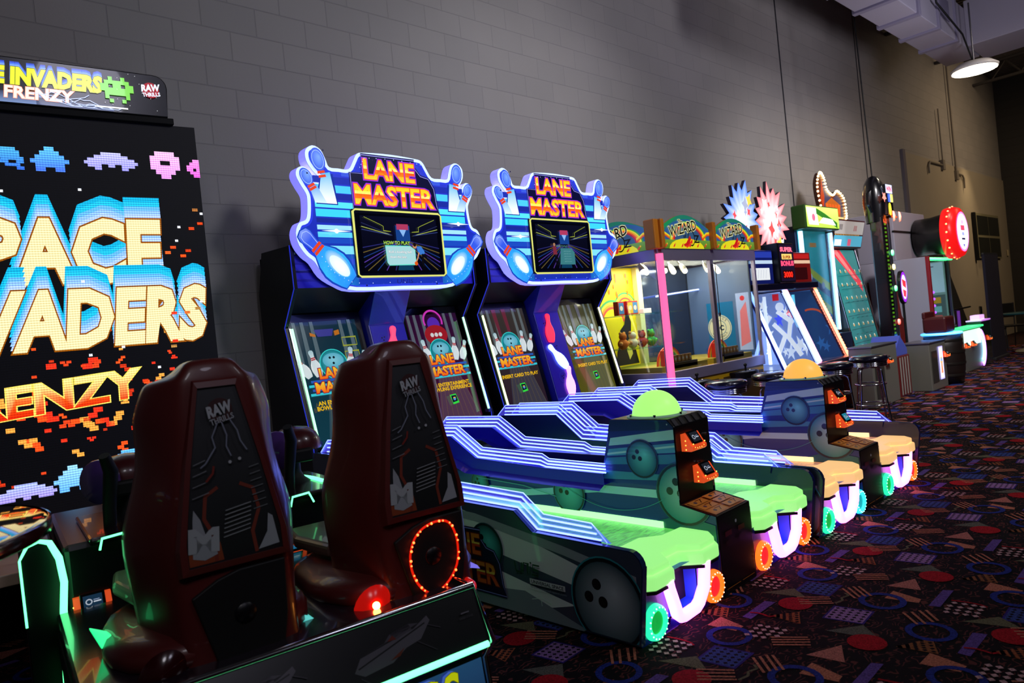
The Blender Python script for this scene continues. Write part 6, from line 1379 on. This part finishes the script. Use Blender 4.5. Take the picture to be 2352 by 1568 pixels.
steel_cabinet('grey cabinet holding an orange card reader, right of the chrome stool', 8.74, 3.24, .80, .27, .71, False, .55)
steel_cabinet('grey steel cabinet with a tall lit poster on its front', 10.30, 3.10, .66, .36, .62, True, .88)
t = thing('ball_hopper', 'blue sloping hopper bin standing between the two grey cabinets', 'bin', (9.74, 3.30, 0)); 
MB().box(0, .42, 0, .4, 0, .52, mat('hopper_striped', '#6a2020', .4)).build('bin_body', None, t, .01)
mb = MB(); mb.prism([(0, .52), (.42, .52), (.42, .60), (.20, .78), (.0, .60)], (0, .02, 0), (1, 0, 0), (0, 0, 1), (0, 1, 0), .34, mat('hopper_blue', '#4a58b8', .35, emit='#3848a0', es=.12)); mb.build('hopper_top', None, t, .006)
a = Art((0, -.001, 0), (1, 0, 0), (0, 0, 1)); [a.rect(.04+.09*k, .02, .085+.09*k, .50, '#a8a49c') for k in range(4)]; a.build('stripes', PRINTM, t)
t = thing('barrel', 'dark wooden barrel topped with a glowing blue ring', 'barrel', (11.28, 3.22, 0))
MB().lathe([(0, 0), (.22, 0), (.25, .18), (.262, .35), (.25, .52), (.225, .68), (0, .68)], m=mat('barrel_wood', '#1c120e', .5), n=28).build('staves', None, t)
for z, r_ in ((.12, .245), (.28, .262), (.44, .262), (.60, .243)): MB().lathe([(r_, -.018), (r_+.004, 0), (r_, .018)], c=(0, 0, z), m=mat('hoop', '#3a3632', .4, .7), n=28).build('hoop', None, t)
MB().tube([(.245*math.cos(R(10*k)), .245*math.sin(R(10*k)), .70) for k in range(36)], .016, glow('blue_ring', '#3090ff', 3.0), 8, closed=True).build('blue_ring_light', None, t)
reader('card_reader', .12, -.25, .50, t, '#302820', .7)
t = thing('red_stool', 'small dark red padded seat block on top of the blue-ringed barrel', 'seat', (11.26, 3.24, .72)); 
MB().box(-.20, .20, -.15, .15, 0, .22, mat('red_pad', '#4a0c10', .5)).build('pad', None, t, .03, )
MB().box(-.20, .20, .10, .15, .20, .30, mat('red_pad', '#4a0c10', .5)).build('pad_back', None, t, .02)

# ================================================================== crane game with the big red disc
def disc_game():
    t = thing('crane_game', 'tall white-sided crane game with a big red ring sign and green-lit top', 'arcade game', (12.0, 3.55, 0))
    WH = mat('white_side', '#b8b4c4', .4); RD = mat('red_edge', '#a01018', .35, coat=.3); BK = mat('crane_black', '#0a0a0c', .4, coat=.2)
    MB().box(0, .03, .0, 1.2, 0, 1.84, WH).build('side_panel', None, t, .004); MB().box(-.004, .05, -.05, .0, 0, 1.84, RD).build('red_edge', None, t, .004)
    a = Art((-.001, 0, 0), (0, -1, 0), (0, 0, 1), z=.002)
    for y, s in ((.85, 1.0), (.45, 1.05)):
        c = -y; a.poly([(c-.10*s, .36), (c-.08*s, .30), (c+.08*s, .30), (c+.10*s, .36), (c+.10*s, .85), (c+.05*s, .98), (c+.03*s, 1.25), (c+.01, 1.55*s), (c-.01, 1.55*s), (c-.03*s, 1.25), (c-.05*s, .98), (c-.10*s, .85)], '#7a1c18'); a.disc(c, .50, .06, '#a03028', n=12); a.rect(c-.012, 1.1, c+.012, 1.5, '#301010')
    a.build('side_graphic', PRINTM, t)
    MB().box(.03, 1.5, .06, 1.2, 0, .72, BK).build('base', None, t, .01)
    MB().box(0, 1.5, .40, 1.2, 1.84, 2.62, mat('white_upper', '#a8a4b4', .45)).build('upper_box', None, t, .01); MB().box(-.01, .75, .39, .42, 2.28, 2.31, BLACKM).build('upper_gap', None, t)
    for x in (.06, 1.46): MB().box(x-.02, x+.02, .08, .12, .72, 1.84, STEEL).build('corner_post', None, t, .004)
    MB().box(.08, 1.44, .085, .09, .74, 1.80, GLASS).build('front_glass', None, t)
    MB().box(.03, 1.5, .06, .16, 1.80, 1.84, BK).build('top_beam', None, t); MB().tube([(.05, .05, 1.815), (1.48, .05, 1.815)], .022, glow('green_top_tube', '#28f070', 4.0), 8).build('green_light', None, t)
    MB().box(.10, 1.42, 1.0, 1.05, .74, 1.80, mat('inner_glow_wall', '#b8d8c8', .4, emit='#b8ffe0', es=.35)).build('inner_wall', None, t)
    a = Art((0, .99, 0), (1, 0, 0), (0, 0, 1)); a.rect(.15, 1.30, .75, 1.78, '#b0d4dc'); a.disc(.45, 1.52, .15, '#c02028'); a.disc(.45, 1.52, .11, '#f4f0f0'); a.rect(.36, 1.48, .54, 1.56, '#c02028'); a.rect(.30, 1.70, .6, 1.715, '#405060'); a.rect(.34, 1.66, .56, 1.67, '#405060')
    a.build('price_board', art_mat('board_lit', .8, .3), t)
    MB().box(1.40, 1.42, .14, 1.0, .74, 1.80, mat('inner_side_lit', '#a8b8b0', .4, emit='#b0f0d8', es=.30)).build('inner_side_wall', None, t)
    a = Art((1.398, 0, 0), (0, -1, 0), (0, 0, 1)); a.rect(-.9, 1.28, -.16, 1.78, '#b8dce4'); a.disc(-.5, 1.54, .14, '#c02028', ry=.15); a.disc(-.5, 1.54, .10, '#f4f0f0', ry=.11); a.rect(-.58, 1.50, -.42, 1.58, '#c02028'); a.rect(-.7, 1.71, -.3, 1.725, '#405060'); a.rect(-.9, .76, -.16, 1.24, '#506860'); [a.rect(-.85+.17*(k % 4), .80+.15*(k//4), -.74+.17*(k % 4), .90+.15*(k//4), ['#e8f0e0', '#c8a030', '#80c8c0', '#d06060', '#f0f0f0'][k % 5]) for k in range(12)]; a.build('side_price_board', art_mat('board_lit', .8, .3), t)
    for k in range(5): MB().ball((1.1, .25, .85+.11*k), .022, glow('violet_bulb', '#b040ff', 4), 8).build('violet_bulb', None, t)
    # round sign: black drum, red bulb ring, white face, turned towards the aisle
    cx, cz = 1.0, 2.20
    MB().lathe([(.0, -.42), (.30, -.42), (.30, -.2), (.33, 0)], c=(cx, -.05, cz), ax=(0, -1, 0), m=BK, n=32).build('sign_drum', None, t)
    m2 = MB(); m2.lathe([(.33, -.12), (.40, -.10), (.415, .0), (.38, .09), (.30, .11)], c=(cx, -.16, cz), ax=(0, -1, 0), m=mat('red_ring', '#e01818', .3, emit='#ff1818', es=.75), n=40)
    for k in range(20): an = 2*math.pi*k/20; m2.ball((cx+.41*math.cos(an), -.16, cz+.41*math.sin(an)), .016, glow('ring_bulb', '#ff7030', 5), 6)
    m2.build('red_ring', None, t)
    a = Art((cx, -.275, cz), (1, 0, 0), (0, 0, 1)); a.disc(0, 0, .315, '#ff80e8', n=36); a.disc(0, 0, .285, '#f8f0ff', n=36); a.rect(-.10, .02, .10, .10, '#e04060'); a.rect(-.06, .12, .06, .18, '#c8a8e0'); a.rect(-.06, -.06, .06, -.01, '#9098d8'); a.rect(-.09, -.13, .09, -.10, '#202040'); a.poly([(-.05, -.20), (.05, -.20), (0, -.25)], '#4040a0'); a.build('sign_face', art_mat('disc_face_lit', 1.5, .3), t)
disc_game()
t = thing('ticket_station', 'white-lit ticket station with a rainbow arc of light on its end', 'arcade game', (13.62, 3.30, 0))
MB().box(-1.05, 0, 0, .22, 0, .66, mat('station_white', '#8a9088', .35, .2)).build('body', None, t, .01)
MB().box(-1.08, .03, -.03, .22, .66, .69, mat('station_top', '#50d080', .3, emit='#40ff90', es=1.3)).build('lit_top', None, t, .008)
MB().box(.03, .55, 0, .22, 0, .74, mat('station_glass', '#28443c', .2, coat=.5)).build('side_unit', None, t, .01); MB().box(.02, .56, -.01, .22, .74, .76, glow('violet_top', '#d070f0', .9)).build('violet_top', None, t)
MB().box(.12, .42, .04, .18, .76, .84, glow('violet_block', '#e0a0ff', 1.0)).build('lit_block', None, t, .01)
MB().box(-1.02, -.10, -.004, 0, .40, .64, glow('white_panel', '#d8ffe8', 1.1)).build('light_panel', None, t)
for k, c in enumerate(('#c070ff', '#f0a0ff', '#60f0d0', '#a0c8ff')):
    MB().tube([(-.20+(.26-.035*k)*math.cos(R(-75+150*i/14)), -.02, .32+(.30-.035*k)*math.sin(R(-75+150*i/14))) for i in range(15)], .013, glow('arc_%d' % k, c, 2.5), 6).build('light_arc', None, t)
reader('card_reader', -.62, -.005, .42, t, '#302820', .8); reader('card_reader', .30, -.005, .45, t, '#302820', .8)
t = thing('crowd_post', 'thin stand with a purple-lit bar across its top, beyond the ticket station', 'stand', (14.5, 3.84, 0))
MB().tube([(0, 0, 0), (0, 0, .92)], .025, mat('post_violet', '#7a50a0', .3, .5, emit='#9040d0', es=.3)).build('post', None, t); MB().tube([(-.6, 0, .94), (.75, 0, .96)], .015, BLACK).build('bar', None, t); MB().lathe([(0, .02), (.18, .015), (.2, 0)], m=BLACKM, n=24).build('foot', None, t)

# ================================================================== far end: banner, boards, wall panes, table, chairs
t = thing('banner_stand', 'dark purple free-standing banner screen near the far end', 'screen', (15.0, 3.40, 0))
MB().box(-.45, .45, -.02, .02, .03, 1.86, mat('banner_cloth', '#221e38', .8)).build('banner', None, t); MB().box(-.47, .47, -.06, .10, 0, .05, GREYM).build('foot', None, t, .008); MB().tube([(.0, .05, .05), (0, .05, 1.86)], .012, GREYM).build('pole', None, t); MB().box(-.46, .46, -.015, .015, 1.86, 1.89, GREYM).build('top_rail', None, t, .003)
for k, (x, y, h, ln, lb) in enumerate(((15.9, 4.05, 2.15, .18, 'black board leaning behind the banner, nearer the red ring sign'), (16.55, 4.15, 2.05, .14, 'black leaning board partly hidden by the banner'))):
    t = thing('leaning_board', lb, 'board', (x, y, 0)); mb = MB(); mb.prism([(0, 0), (ln+.35, h), (ln+.38, h), (.03, 0)], (-.28, 0, 0), (0, 1, 0), (0, 0, 1), (1, 0, 0), .56, mat('board_black', '#16141a', .6)); mb.build('board', None, t, .003); MB().box(-.27, .27, .36, .40, 1.2, 1.24, GREYM).build('batten', None, t) 
t = thing('picture_frame', 'framed grid of four dark panes hung on the warm-lit far wall', 'frame', (21.05, 4.74, 2.0))
MB().box(-1.05, 1.05, 0, .04, 0, 1.10, mat('pane_frame', '#8a8468', .5)).build('frame', None, t, .004)
for i in range(2):
    for j in range(2): MB().box(-.98+i*1.0, -.02+i*1.0, -.006, 0, .04+j*.53, .51+j*.53, mat('pane_glass', '#20241e', .15, coat=.6)).build('pane', None, t, .002)
MB().box(-1.25, -1.12, -.02, .04, -.05, 1.10, BLACKM).build('side_bar', None, t)
t = thing('cafe_table', 'round teal-topped table on a white pedestal at the right edge', 'table', (16.45, 3.20, 0))
MB().lathe([(0, .03), (.43, .03), (.45, .02), (.45, .0), (.43, -.01), (0, -.01)], c=(0, 0, .72), m=mat('teal_top', '#2a6a74', .3, coat=.4), n=40).build('table_top', None, t); MB().lathe([(.26, 0), (.24, .03), (.05, .07), (.04, .35), (.07, .71)], m=mat('pedestal_white', '#c8b898', .4), n=24).build('pedestal', None, t)
CHM = mat('chair_black', '#1a1816', .5)
def cafe_chair():
    t = thing('cafe_chair', '', 'chair'); MB().box(-.20, .20, -.20, .20, .43, .47, CHM).build('seat', None, t, .015)
    MB().box(-.20, .20, .17, .20, .62, .92, CHM).build('backrest', None, t, .012)
    for x in (-.18, .18):
        MB().tube([(x, -.18, .43), (x, -.20, .0)], .012, GREYM).build('leg', None, t); MB().tube([(x, .18, .92), (x, .18, .43), (x, .22, 0)], .012, GREYM).build('leg', None, t)
    return t
c0 = cafe_chair(); c0.location = (16.75, 3.85, 0); c0.rotation_euler.z = .3; c0['label'] = 'black chair behind the teal table, nearer the banner'; c0['group'] = 'chairs at the teal table'
c1 = copy_tree(c0); c1.location = (17.6, 3.75, 0); c1.rotation_euler.z = -.9; c1['label'] = 'black chair behind the teal table, nearer the right edge'
t = thing('wall_socket', 'small pale switch box on the far wall right of the panes', 'switch', (22.9, 4.78, 2.15)); MB().box(-.06, .06, -.02, .0, -.08, .08, mat('switch_white', '#d8c8a0', .5)).build('plate', None, t, .004)
